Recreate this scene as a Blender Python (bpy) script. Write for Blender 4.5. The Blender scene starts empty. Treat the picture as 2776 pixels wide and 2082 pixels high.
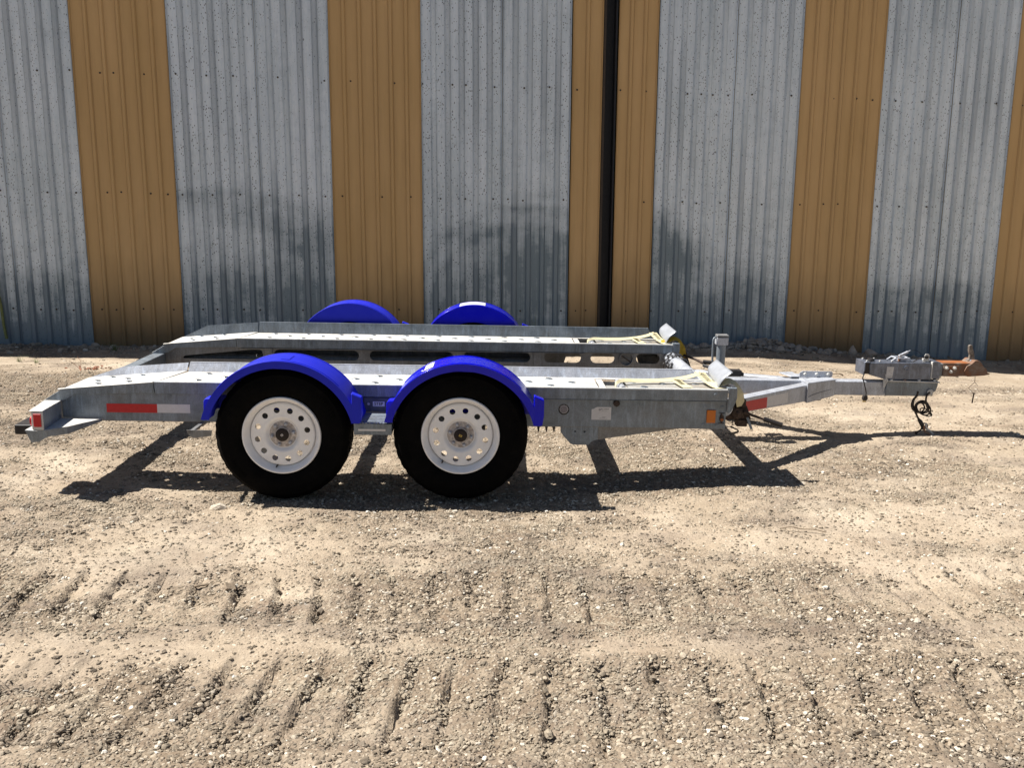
import bpy, bmesh, math, random
import numpy as np
from math import sin, cos, pi, radians, sqrt, atan2
from mathutils import Vector, Matrix, Euler
from mathutils.geometry import tessellate_polygon
random.seed(7); rng = np.random.default_rng(7)
S = bpy.context.scene; COL = S.collection

# ------------------------------------------------------------ camera, sky, sun, exposure
cam = bpy.data.objects.new('camera', bpy.data.cameras.new('camera')); COL.objects.link(cam)
cam.location = (0, 0, 1.58)
cam.matrix_world = Matrix.Translation((0, 0, 1.58)) @ Matrix.Rotation(pi/2 - radians(11.0), 4, 'X') @ Matrix.Rotation(radians(0.36), 4, 'Z')
cam.data.sensor_width = 36; cam.data.lens = 36*2550/2776; cam.data.clip_start = 0.05; cam.data.clip_end = 2000
S.camera = cam
LIGHT = Vector((0.67, -0.10, -1.0)).normalized()          # the way sunlight travels
w = bpy.data.worlds.new('World'); S.world = w; w.use_nodes = True
wn = w.node_tree.nodes; bgn = wn['Background']
sky = wn.new('ShaderNodeTexSky'); sky.sky_type = 'NISHITA'; sky.sun_disc = False
sky.sun_elevation = radians(56); sky.sun_rotation = radians(278)
sky.air_density = 1.0; sky.dust_density = 1.0; sky.ozone_density = 1.0
w.node_tree.links.new(sky.outputs[0], bgn.inputs[0]); bgn.inputs[1].default_value = 0.036
sl = bpy.data.lights.new('sun', 'SUN'); sl.energy = 5.0; sl.angle = radians(0.5); sl.color = (1.0, 0.95, 0.87)
so = bpy.data.objects.new('sun', sl); COL.objects.link(so); so.location = (-20, 3, 30)
so.rotation_euler = LIGHT.to_track_quat('-Z', 'Y').to_euler()
S.view_settings.view_transform = 'Standard'; S.view_settings.look = 'None'
S.view_settings.exposure = 0.95; S.view_settings.gamma = 1; S.view_settings.use_curve_mapping = False

# ------------------------------------------------------------ helpers
def V(a): return Vector(a)
class MB:
    """collects verts and faces of one mesh"""
    def __init__(s): s.v = []; s.f = []
    def add(s, vs, fs):
        o = len(s.v); s.v += [tuple(p) for p in vs]; s.f += [tuple(i+o for i in f) for f in fs]; return s
    def hexa(s, p):   # p: 4 bottom (ccw from above), 4 top
        return s.add(p, [(3,2,1,0),(4,5,6,7),(0,1,5,4),(1,2,6,5),(2,3,7,6),(3,0,4,7)])
    def box(s, x0, x1, y0, y1, z0, z1):
        return s.hexa([(x0,y0,z0),(x1,y0,z0),(x1,y1,z0),(x0,y1,z0),(x0,y0,z1),(x1,y0,z1),(x1,y1,z1),(x0,y1,z1)])
    def prism(s, poly, m, w0, w1, holes=()):  # 2D polygon(s) with thickness, m(u,v,w) -> xyz
        loops = [list(poly)] + [list(h) for h in holes]
        tris = tessellate_polygon([[Vector((a, b, 0)) for a, b in l] for l in loops])
        flat = [q for l in loops for q in l]; n = len(flat)
        vs = [m(a, b, w0) for a, b in flat] + [m(a, b, w1) for a, b in flat]
        fs = [tuple(t) for t in tris] + [tuple(i+n for i in reversed(t)) for t in tris]
        o = 0
        for l in loops:
            k = len(l)
            for i in range(k):
                a, b = o+i, o+(i+1) % k; fs.append((b, a, a+n, b+n))
            o += k
        return s.add(vs, fs)
    def tube(s, pts, r, n=8, cap=True, closed=False):
        pts = [Vector(p) for p in pts]; rs = r if isinstance(r, (list, tuple)) else [r]*len(pts)
        m = len(pts); up = None; vs = []
        for i, p in enumerate(pts):
            if closed: t = pts[(i+1) % m] - pts[i-1]
            else: t = pts[min(i+1, m-1)] - pts[max(i-1, 0)]
            t.normalize()
            if up is None: up = t.orthogonal().normalized()
            up = (up - t*up.dot(t)).normalized(); b = t.cross(up)
            for k in range(n):
                a = 2*pi*k/n; vs.append(p + (up*cos(a) + b*sin(a))*rs[i])
        fs = []
        for i in range(m if closed else m-1):
            j = (i+1) % m
            for k in range(n): fs.append((i*n+k, i*n+(k+1) % n, j*n+(k+1) % n, j*n+k))
        if cap and not closed: fs += [tuple(range(n))[::-1], tuple((m-1)*n+k for k in range(n))]
        return s.add(vs, fs)
    def lathe(s, prof, c, axis='y', n=48, closed=False):   # prof: (radius, axial)
        vs = []; m = len(prof)
        for k in range(n):
            a = 2*pi*k/n
            for r, t in prof:
                if axis == 'y': vs.append((c[0]+r*cos(a), c[1]+t, c[2]+r*sin(a)))
                elif axis == 'z': vs.append((c[0]+r*cos(a), c[1]+r*sin(a), c[2]+t))
                else: vs.append((c[0]+t, c[1]+r*cos(a), c[2]+r*sin(a)))
        fs = []
        for k in range(n):
            j = (k+1) % n
            for i in range(m if closed else m-1):
                q = (i+1) % m; fs.append((k*m+i, j*m+i, j*m+q, k*m+q))
        return s.add(vs, fs)
    def cyl(s, c, r, h, axis='z', n=16, r2=None):
        r2 = r if r2 is None else r2
        return s.lathe([(0.0001, 0), (r, 0), (r2, h), (0.0001, h)], c, axis, n)
    def ribbon(s, pts, wv, t=0.002):    # strap: centre line, half-width vectors
        vs = []; n = len(pts)
        wl = wv if isinstance(wv, list) else [wv]*n
        for i, p in enumerate(pts):
            p = Vector(p); w_ = Vector(wl[i]); tg = (Vector(pts[min(i+1, n-1)])-Vector(pts[max(i-1, 0)])).normalized()
            nn = tg.cross(w_).normalized()*t
            vs += [p-w_, p+w_, p+w_+nn, p-w_+nn]
        fs = []
        for i in range(n-1):
            for k in range(4): fs.append((4*i+k, 4*i+(k+1) % 4, 4*i+4+(k+1) % 4, 4*i+4+k))
        fs += [(0, 1, 2, 3), tuple(4*(n-1)+k for k in (3, 2, 1, 0))]
        return s.add(vs, fs)
    def mesh(s, name, mat, smooth=0):
        me = bpy.data.meshes.new(name); me.from_pydata(s.v, [], s.f)
        bm = bmesh.new(); bm.from_mesh(me); bmesh.ops.recalc_face_normals(bm, faces=bm.faces)
        if smooth:
            for f in bm.faces: f.smooth = True
            for e in bm.edges: e.smooth = (e.calc_face_angle(3.0) < radians(smooth)) if len(e.link_faces) == 2 else True
        bm.to_mesh(me); bm.free(); me.materials.append(mat); return me
def obj(name, mb, mat, parent=None, smooth=0, bevel=0, seg=1, solid=0, label=None, kind=None):
    me = mb.mesh(name, mat, smooth) if isinstance(mb, MB) else mb
    o = bpy.data.objects.new(name, me); COL.objects.link(o)
    if parent: o.parent = parent
    if solid:
        m = o.modifiers.new('solid', 'SOLIDIFY'); m.thickness = solid; m.offset = -1
    if bevel:
        m = o.modifiers.new('bevel', 'BEVEL'); m.width = bevel; m.segments = seg; m.limit_method = 'ANGLE'; m.angle_limit = radians(40)
        if seg > 1:
            for p in me.polygons: p.use_smooth = True
            m.harden_normals = True
    if label: o['label'] = label
    if kind: o['kind'] = kind
    return o
def copy_tree(o, parent, loc=None):
    c = o.copy(); COL.objects.link(c); c.parent = parent
    for ch in [q for q in o.children]: copy_tree(ch, c)
    if loc is not None: c.location = loc
    return c
def thing(name, label, cat, loc=(0, 0, 0), rot=(0, 0, 0), group=None):
    o = bpy.data.objects.new(name, None); COL.objects.link(o); o.empty_display_size = .1
    o.location = loc; o.rotation_euler = rot; o['label'] = label; o['category'] = cat
    if group: o['group'] = group
    return o
def tag(o, label, cat, group=None):
    o['label'] = label; o['category'] = cat
    if group: o['group'] = group
    return o
XZ = lambda u, v, w_: (u, w_, v)
XY = lambda u, v, w_: (u, v, w_)
YZ = lambda u, v, w_: (w_, u, v)
def arc(cx, cz, r, a0, a1, n):
    return [(cx+r*cos(radians(a0+(a1-a0)*i/n)), cz+r*sin(radians(a0+(a1-a0)*i/n))) for i in range(n+1)]
def slot(x0, x1, z0, z1, n=6):
    r = (z1-z0)/2; cz = (z0+z1)/2
    return arc(x1-r, cz, r, -90, 90, n) + arc(x0+r, cz, r, 90, 270, n)
def catmull(pts, k=6):
    P = [Vector(p) for p in pts]; P = [P[0]*2-P[1]] + P + [P[-1]*2-P[-2]]; out = []
    for i in range(1, len(P)-2):
        for j in range(k):
            t = j/k; a, b, c, d = P[i-1:i+3]
            out.append(.5*((2*b)+(c-a)*t+(2*a-5*b+4*c-d)*t*t+(3*b-a-3*c+d)*t**3))
    out.append(P[-2]); return out

# ------------------------------------------------------------ materials
class NT:
    def __init__(s, name):
        s.m = bpy.data.materials.new(name); s.m.use_nodes = True; s.t = s.m.node_tree; s.n = s.t.nodes
        s.b = s.n['Principled BSDF']; s.co = s.n.new('ShaderNodeTexCoord').outputs['Object']
    def L(s, a, b): s.t.links.new(a, b)
    def inp(s, node, k, v):
        if v is None: return
        if isinstance(v, bpy.types.NodeSocket): s.L(v, node.inputs[k])
        else: node.inputs[k].default_value = v
    def map(s, scale=(1, 1, 1), loc=(0, 0, 0), src=None):
        n = s.n.new('ShaderNodeMapping'); s.L(src or s.co, n.inputs[0]); n.inputs['Scale'].default_value = scale; n.inputs['Location'].default_value = loc
        return n.outputs[0]
    def noise(s, scale=5, detail=4, rough=.55, vec=None, dist=0):
        n = s.n.new('ShaderNodeTexNoise'); s.L(vec or s.co, n.inputs['Vector'])
        n.inputs['Scale'].default_value = scale; n.inputs['Detail'].default_value = detail; n.inputs['Roughness'].default_value = rough; n.inputs['Distortion'].default_value = dist
        return n.outputs[0]
    def voro(s, scale=5, vec=None, out='Distance', rnd=1):
        n = s.n.new('ShaderNodeTexVoronoi'); s.L(vec or s.co, n.inputs['Vector']); n.inputs['Scale'].default_value = scale; n.inputs['Randomness'].default_value = rnd
        return n.outputs[out]
    def ramp(s, fac, stops, interp='LINEAR'):
        n = s.n.new('ShaderNodeValToRGB'); n.color_ramp.interpolation = interp; e = n.color_ramp.elements
        while len(e) < len(stops): e.new(.5)
        for q, (p, c) in zip(e, stops):
            q.position = p; c = (c, c, c) if isinstance(c, (int, float)) else c; q.color = (*c, 1)
        s.inp(n, 0, fac); return n.outputs[0]
    def mix(s, f, a, b, mode='MIX'):
        n = s.n.new('ShaderNodeMix'); n.data_type = 'RGBA'; n.blend_type = mode
        s.inp(n, 0, f)
        for k, v in ((6, a), (7, b)):
            if isinstance(v, tuple): v = (*v, 1) if len(v) == 3 else v
            s.inp(n, k, v)
        return n.outputs[2]
    def math(s, op, a, b=None, clamp=False):
        n = s.n.new('ShaderNodeMath'); n.operation = op; n.use_clamp = clamp; s.inp(n, 0, a); s.inp(n, 1, b); return n.outputs[0]
    def bump(s, h, strength=.3, dist=.01, normal=None):
        n = s.n.new('ShaderNodeBump'); s.L(h, n.inputs['Height']); n.inputs['Strength'].default_value = strength; n.inputs['Distance'].default_value = dist
        if normal: s.L(normal, n.inputs['Normal'])
        return n.outputs[0]
    def attr(s, name, kind='GEOMETRY', out='Fac'):
        n = s.n.new('ShaderNodeAttribute'); n.attribute_name = name; n.attribute_type = kind; return n.outputs[out]
    def z(s):
        n = s.n.new('ShaderNodeSeparateXYZ'); s.L(s.co, n.inputs[0]); return n.outputs[2]
    def set(s, color=None, rough=None, metal=None, normal=None, spec=None, coat=None):
        for k, v in (('Base Color', color), ('Roughness', rough), ('Metallic', metal), ('Normal', normal), ('Specular IOR Level', spec), ('Coat Weight', coat)):
            if v is None: continue
            if isinstance(v, tuple): v = (*v, 1)
            s.inp(s.b, k, v)
        return s.m

def mat_galv(name, lo, hi, rough=.45, metal=.55, stain=(.16, .14, .12), stain_amt=.35, streak=True, scale=1.0):
    t = NT(name)
    blot = t.noise(9*scale, 6, .65, dist=.6)
    c = t.ramp(blot, [(.32, lo), (.68, hi)])
    if streak:
        st = t.noise(1, 5, .7, vec=t.map((42, 42, 6)), dist=.3)
        c = t.mix(t.ramp(st, [(.50, 0), (.70, .55)]), c, tuple(min(1, h*(1.35+.1*i)) for i, h in enumerate(hi)))
        st2 = t.noise(1, 5, .7, vec=t.map((28, 28, 4.5), (3, 1, 2)), dist=.3)
        c = t.mix(t.ramp(st2, [(.52, 0), (.75, .5)]), c, tuple(l*.55 for l in lo))
    sp = t.noise(4*scale, 5, .7)
    c = t.mix(t.math('MULTIPLY', t.ramp(sp, [(.5, 0), (.68, 1)]), stain_amt), c, stain)
    fine = t.noise(160, 3, .6)
    c = t.mix(.18, c, t.ramp(fine, [(.3, 0), (.7, 1)]), 'OVERLAY')
    r = t.math('ADD', t.math('MULTIPLY', blot, .35), rough-.17)
    return t.set(c, r, metal, t.bump(t.noise(30, 5, .6), .12, .004))
GALV = mat_galv('galvanised_steel', (.125, .150, .178), (.235, .268, .305), metal=.3)
GALV_DECK = mat_galv('galvanised_deck', (.46, .455, .44), (.62, .615, .595), rough=.55, metal=.12, stain=(.42, .34, .24), stain_amt=.30, streak=False)
GALV_WORN = mat_galv('worn_inset_plate', (.30, .295, .275), (.42, .415, .395), rough=.5, metal=.2, stain=(.30, .22, .14), stain_amt=.5, streak=False)
GALV_TONGUE = mat_galv('galvanised_tongue', (.36, .38, .425), (.50, .52, .57), rough=.45, metal=.3, stain_amt=.2)
GALV_DARK = mat_galv('galvanised_inner', (.15, .15, .152), (.24, .24, .24), rough=.5, metal=.35, stain=(.07, .055, .045))
CASTM = mat_galv('zinc_casting', (.10, .115, .15), (.21, .23, .29), rough=.36, metal=.6, stain=(.1, .09, .09), scale=2)
def mat_blue(name, faded):
    t = NT(name); n = t.noise(14, 5, .6)
    base = (.001, .003, .48) if not faded else (.010, .018, .48)
    c = t.mix(t.ramp(n, [(.4, 0), (.75, .35)]), base, (.002, .004, .50) if not faded else (.022, .034, .56))
    d = t.noise(60, 4, .7); c = t.mix(t.ramp(d, [(.66, 0), (.85, .25)]), c, (.30, .29, .35))
    r = t.ramp(n, [(.3, .16 if not faded else .42), (.8, .28 if not faded else .58)])
    return t.set(c, r, 0, t.bump(t.noise(8, 2, .5), .08, .01), .28 if not faded else .22)
BLUE = mat_blue('blue_plastic', False); BLUE_FADED = mat_blue('faded_blue_plastic', True)
def mat_plain(name, c, rough=.6, metal=0, var=.25, vs=30, spec=.5, dust=0, dustc=(.4, .33, .25)):
    t = NT(name); n = t.noise(vs, 5, .6)
    c2 = t.mix(t.ramp(n, [(.3, 0), (.7, 1)]), tuple(k*(1-var) for k in c), tuple(min(1, k*(1+var)) for k in c))
    if dust: c2 = t.mix(t.math('MULTIPLY', t.ramp(t.noise(11, 6, .7), [(.45, 0), (.7, 1)]), dust), c2, dustc)
    return t.set(c2, rough, metal, t.bump(t.noise(vs*4, 3, .6), .1, .003), spec)
RUBBER = mat_plain('tyre_rubber', (.002, .002, .0022), .75, 0, .3, 20, .06, .02, (.12, .095, .075))
WHITE = mat_plain('white_wheel_paint', (.87, .87, .88), .32, 0, .04, 18, .5, .12, (.58, .50, .42))
BLACK = mat_plain('black_plastic', (.018, .016, .017), .5, 0, .3, 40, .4, .15, (.15, .12, .1))
HUBM = mat_plain('grimy_hub_steel', (.50, .46, .44), .5, .1, .5, 60, .5, .45, (.16, .10, .07))
DARKCAP = mat_plain('dark_brown_cap', (.018, .010, .008), .75, 0, .3)
BRASS = mat_plain('brass_square_nut', (.42, .30, .08), .45, .5, .2)
RED = mat_plain('red_reflective_tape', (.50, .006, .012), .35, 0, .08, 60)
WTAPE = mat_plain('white_reflective_tape', (.62, .61, .61), .45, 0, .06, 40, .5, .12)
PAPER = mat_plain('paper_label', (.60, .59, .59), .6, 0, .05, 40, .3, .1)
PRINT = mat_plain('black_print', (.03, .03, .035), .6)
PALEPRINT = mat_plain('grey_print', (.3, .29, .3), .6)
AMBER = mat_plain('amber_reflector_plastic', (.50, .13, .004), .3, 0, .1, 60)
YELLOW = mat_plain('yellow_webbing', (.56, .51, .33), .8, 0, .12, 50, .2, .2, (.55, .50, .38))
YELLOWD = mat_plain('amber_webbing', (.40, .27, .03), .8, 0, .2, 40, .2)
STITCH = mat_plain('dark_thread', (.09, .08, .04), .9)
WORN = mat_plain('scuffed_white_steel', (.36, .38, .42), .4, .3, .12, 25)
WOOD = mat_plain('dry_wood', (.26, .2, .14), .85, 0, .4, 60)
WEED = mat_plain('weed_green', (.13, .17, .05), .8, 0, .3)
DRYLEAF = mat_plain('dry_leaf', (.22, .08, .04), .85, 0, .4)
CABLE = mat_plain('black_cable', (.022, .016, .014), .45, 0, .3, 30, .4, .12, (.13, .1, .08))
def mat_rust(name, a, b, c2, sc=22, rough=.75):
    t = NT(name); n = t.noise(sc, 7, .7, dist=.5)
    c = t.ramp(n, [(.33, a), (.52, b), (.7, c2)])
    return t.set(c, rough, .1, t.bump(t.noise(90, 5, .7), .35, .004))
RUST = mat_rust('orange_rusty_steel', (.20, .058, .014), (.29, .092, .022), (.26, .15, .085))
RUSTPALE = mat_rust('worn_rusty_steel', (.20, .07, .022), (.17, .115, .085), (.26, .215, .18), 22)
RUSTDARK = mat_rust('dark_rusty_steel', (.018, .011, .008), (.045, .027, .019), (.12, .08, .06), 40)

# ------------------------------------------------------------ ground
def vnoise(x, y, seed=0):
    xi = np.floor(x).astype(np.int64); yi = np.floor(y).astype(np.int64); fx = x-xi; fy = y-yi
    fx = fx*fx*(3-2*fx); fy = fy*fy*(3-2*fy)
    def h(a, b):
        n = (a*374761393 + b*668265263 + seed*1442695041) & 0x7fffffff
        n = ((n ^ (n >> 13))*1274126177) & 0x7fffffff
        n = (n ^ (n >> 16)) & 0xffffff
        return n/16777215.0
    return (h(xi, yi)*(1-fx)+h(xi+1, yi)*fx)*(1-fy) + (h(xi, yi+1)*(1-fx)+h(xi+1, yi+1)*fx)*fy
def fbm(x, y, oct=4, seed=0, g=.5):
    a = 1; t = 0; s_ = 0
    for i in range(oct):
        t = t+a*(vnoise(x*2**i+13.7*i, y*2**i+7.1*i, seed+i)-.5); s_ += a; a *= g
    return t/s_*2
def sst(a, b, x):
    t = np.clip((x-a)/(b-a), 0, 1); return t*t*(3-2*t)
PSI = radians(6); Y0W = 10.886
def wall_s(x, y): return x*cos(PSI)+(y-Y0W)*sin(PSI)
def wall_foot(s_): return np.interp(s_, [-14, -5.5, -4, 1, 2.7, 4.3, 5.9, 9, 14], [0, -.005, -.035, -.06, -.10, -.21, -.32, -.42, -.5])
def ground_base(x, y):
    x = np.asarray(x, float); y = np.asarray(y, float)
    near = -.018 + .05*sst(.9, 2.1, np.abs(x+.55)) + .035*sst(1.9, 2.9, x)
    near = near*sst(3.2, 4.6, y)
    sw = wall_s(x, y); wz = wall_foot(sw)
    d = sst(6.6, 10.2, y)
    z = near*(1-d)+wz*d
    z = z*np.where(y > 60, np.exp(-(y-60)/60), 1)
    return z
def tracks(x, y):
    """bands of lug prints left by a loader's tyres, running left-right"""
    t = np.zeros_like(x); cover = np.zeros_like(x)
    for yc, hw, pitch, slope, amp, ph, lift in ((3.60, .27, .162, .10, .031, .0, .035), (2.74, .30, .166, -.10, .030, .07, .02), (1.9, .28, .16, .1, .02, .1, 0), (7.9, .3, .16, .1, .010, .0, .02)):
        yy = y-yc-lift*x-.04*np.sin(x*.8+yc)
        m = 1-sst(hw*.75, hw*1.08, np.abs(yy))
        pos = (x + slope*yy + .05*fbm(x*1.3, y*2.2, 2, 31)+.012*fbm(x*9, y*9, 2, 33))/pitch+ph
        fr = pos-np.floor(pos)
        ridge = np.where(fr < .84, (fr/.84)**.8, 1-sst(.84, .94, fr)) - .35*np.exp(-((fr-.96)/.03)**2)
        lug = np.floor(pos); hs_ = np.modf(np.abs(np.sin(lug*12.9898+yc*78.2)*43758.5))[0]
        amp = amp*(.7+.5*hs_); m = m*(1-.35*sst(hw*.35, hw*.9, np.abs(yy+(hs_-.5)*hw)))
        fade = np.clip(.85+1.2*fbm(x*.75+yc*5, y*1.2, 3, 11)+.35*np.exp(-((x+.1)/1.1)**2), .22, 1.2)
        t = t+m*(ridge-.5)*amp*fade - m*.010
        t = t+.010*np.exp(-((np.abs(yy)-hw*1.1)/.07)**2)*fade
        cover = np.maximum(cover, m*np.where(fr < .45, .9, .25)*fade)
    return t, cover
def ground_z(x, y):
    x = np.asarray(x, float); y = np.asarray(y, float)
    z = ground_base(x, y)
    lod = np.exp(-np.maximum(0, y-14)/10)
    z = z+.022*fbm(x*.55, y*.9, 3, 3)*lod*.8 + .014*fbm(x*1.6, y*2.6, 4, 4)*lod*(y < 9)
    t, cov = tracks(x, y)
    z = z+t+.008*fbm(x*5, y*7, 3, 5)*lod
    return z
def gz(x, y): return float(ground_z(np.array([x]), np.array([y]))[0])
def gravel_mask(x, y):
    n = fbm(x*.7+4, y*1.6+2, 4, 21); n2 = fbm(x*2.3, y*4.1, 4, 22)
    m = .52+.62*n+.75*n2
    m = m+.30*np.exp(-((y-2.6-.05*x)/.40)**2)*np.clip(.9+.4*x, .2, 1)+.15*np.exp(-((y-3.55)/.3)**2)
    m = m+.25*np.exp(-((y-5.2)/.5)**2)*np.exp(-((x-.6)/2.0)**2)+.5*np.exp(-((y-8.1)/.55)**2)*sst(0, 2.5, -x)
    m = m-.28*sst(.6, 2.6, x)*sst(2.6, 3.4, y) - .55*np.exp(-((y-9.0)/.35)**2)
    m = m-.42*np.exp(-((y-3.15-.05*x)/.10)**2)*np.clip(.5+1.6*fbm(x*.9, y, 3, 9), 0, 1)-.30*np.exp(-((y-4.3)/.16)**2)*np.clip(.5+1.4*fbm(x*.8, y, 3, 19), 0, 1)
    m = m-.6*np.exp(-((x+.35)/.42)**2-((y-2.62)/.13)**2)*np.clip(.9+2*n2, 0, 1)
    _, cov = tracks(x, y)
    return np.clip(m+.30*cov*np.clip(.8+n, 0, 1), 0, 1)
def axis_pts(segs):
    out = []
    for a, b, st in segs: out += list(np.arange(a, b, st))
    out.append(segs[-1][1]); return np.array(out)
xs = axis_pts([(-400, -60, 40), (-60, -20, 8), (-20, -9, 1), (-9, -6, .09), (-6, -3.2, .03), (-3.2, 3.4, .0135), (3.4, 6.5, .03), (6.5, 9, .09), (9, 20, 1), (20, 60, 8), (60, 400, 40)])
ys = axis_pts([(-400, -40, 45), (-40, -6, 4), (-6, 1.2, .3), (1.2, 2.2, .05), (2.2, 4.4, .0105), (4.4, 6.6, .018), (6.6, 10.2, .033), (10.2, 13, .15), (13, 40, 3), (40, 600, 45)])
nx, ny = len(xs), len(ys)
X, Y = np.meshgrid(xs, ys)
Z = ground_z(X, Y)
G = gravel_mask(X, Y)
Z = Z + (.35+.65*G)*(.0045*(vnoise(X*52, Y*52, 41)-.5)*2*(np.abs(X) < 6)*(Y < 10)*(Y > 1.2) + .0075*(vnoise(X*24, Y*26, 43)-.5)*2*(np.abs(X) < 6)*(Y < 10)*(Y > 1.2)) + .0018*(vnoise(X*90, Y*90, 42)-.5)*(np.abs(X) < 4)*(Y < 7)*(Y > 1.2)
me = bpy.data.meshes.new('ground')
co = np.stack([X, Y, Z], -1).reshape(-1, 3)
me.vertices.add(nx*ny); me.vertices.foreach_set('co', co.ravel())
ii = (np.arange(ny-1)[:, None]*nx+np.arange(nx-1)[None, :]).ravel()
quads = np.stack([ii, ii+1, ii+nx+1, ii+nx], -1)
me.loops.add(quads.size); me.loops.foreach_set('vertex_index', quads.ravel())
me.polygons.add(len(quads)); me.polygons.foreach_set('loop_start', np.arange(0, quads.size, 4)); me.polygons.foreach_set('loop_total', np.full(len(quads), 4))
me.update(calc_edges=True)
me.polygons.foreach_set('use_smooth', np.ones(len(quads), bool))
a = me.attributes.new('gravel', 'FLOAT', 'POINT'); a.data.foreach_set('value', G.ravel().astype(np.float32))
t = NT('gravel_ground')
gm = t.attr('gravel')
n1 = t.noise(1.6, 6, .6); n2 = t.noise(9, 6, .65); n3 = t.noise(70, 5, .7)
mask = t.math('ADD', gm, t.math('MULTIPLY', t.math('SUBTRACT', n2, .5), .9), True)
dusty = t.ramp(n1, [(.3, (.335, .270, .198)), (.5, (.41, .337, .255)), (.72, (.52, .445, .35))])
grav = t.ramp(n3, [(.25, (.085, .067, .048)), (.45, (.19, .15, .108)), (.6, (.27, .217, .160)), (.8, (.44, .37, .28))])
grav = t.mix(t.ramp(n2, [(.45, 0), (.7, .5)]), grav, (.175, .125, .09))
vc = t.voro(75, out='Color'); vd = t.voro(75)
sep = t.n.new('ShaderNodeSeparateColor'); t.L(vc, sep.inputs[0])
peb = t.ramp(sep.outputs[0], [(0, (.10, .083, .07)), (.3, (.18, .145, .112)), (.55, (.28, .228, .175)), (.8, (.40, .335, .26)), (1, (.60, .54, .45))])
vdm = t.ramp(vd, [(.25, 1), (.5, 0)])
grav = t.mix(t.math('MULTIPLY', vdm, .75), grav, peb)
c = t.mix(t.ramp(mask, [(.15, .25), (.75, 1)]), dusty, grav)
c = t.mix(t.math('MULTIPLY', vdm, t.ramp(sep.outputs[1], [(.72, 0), (.74, .5)])), c, peb)
c = t.mix(t.ramp(t.noise(1, 6, .65, vec=t.map((1.7, 3.2, 1), (5, 2, 0))), [(.48, 0), (.68, .55)]), c, (.15, .12, .10))
c = t.mix(t.ramp(t.noise(3.1, 5, .6), [(.56, 0), (.72, .40)]), c, (.48, .42, .325))
c = t.mix(t.ramp(t.noise(2.3, 5, .6, vec=t.map((1, 1, 1), (9, 4, 0))), [(.55, 0), (.75, .35)]), c, (.25, .18, .13))
hgt = t.math('ADD', t.math('MULTIPLY', t.math('MULTIPLY', vdm, t.math('ADD', mask, .12)), .8), t.math('MULTIPLY', n3, .7))
t.set(c, .95, 0, t.bump(hgt, .85, .008, t.bump(n2, .5, .02)), .1)
me.materials.append(t.m)
ground = bpy.data.objects.new('ground', me); COL.objects.link(ground); ground['kind'] = 'structure'

# stone materials
def mat_stone(name, per_instance):
    t = NT(name)
    r = t.attr('tone', 'INSTANCER') if per_instance else t.noise(2.0, 1)
    c = t.ramp(r, [(0, (.10, .082, .064)), (.15, (.155, .127, .096)), (.45, (.235, .191, .142)), (.72, (.33, .272, .205)), (.92, (.45, .385, .30)), (.97, (.58, .53, .45)), (1, (.74, .70, .63))])
    if per_instance:
        pos = t.n.new('ShaderNodeNewGeometry').outputs['Position']
        dn = t.noise(1, 5, .6, vec=t.map((1.1, 2.4, 1), src=pos)); c = t.mix(t.ramp(dn, [(.44, 0), (.62, .75)]), c, (.34, .29, .22))
        dk = t.noise(1, 5, .65, vec=t.map((1.7, 3.2, 1), (5, 2, 0), src=pos)); c = t.mix(t.ramp(dk, [(.50, 0), (.68, .55)]), c, (.12, .10, .085))
    c = t.mix(.22, c, t.ramp(t.noise(90 if per_instance else 25, 5, .7), [(.3, 0), (.7, 1)]), 'OVERLAY')
    return t.set(c, .9, 0, t.bump(t.noise(300 if per_instance else 40, 4, .6), .3, .002 if per_instance else .008), .2)
STONE_I = mat_stone('pebble_stone', True)
def mat_rock():
    t = NT('grey_rock'); n = t.noise(9, 6, .65)
    info = t.n.new('ShaderNodeObjectInfo').outputs['Random']
    c = t.ramp(n, [(.3, (.19, .165, .14)), (.7, (.44, .39, .33))])
    c = t.mix(t.ramp(info, [(0, 0), (1, .45)]), c, (.40, .33, .26))
    return t.set(c, .9, 0, t.bump(t.noise(35, 6, .7), .5, .01), .2)
ROCK = mat_rock()
PALEROCK = mat_plain('pale_rock', (.66, .58, .47), .9, 0, .2, 40, .2)

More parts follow.
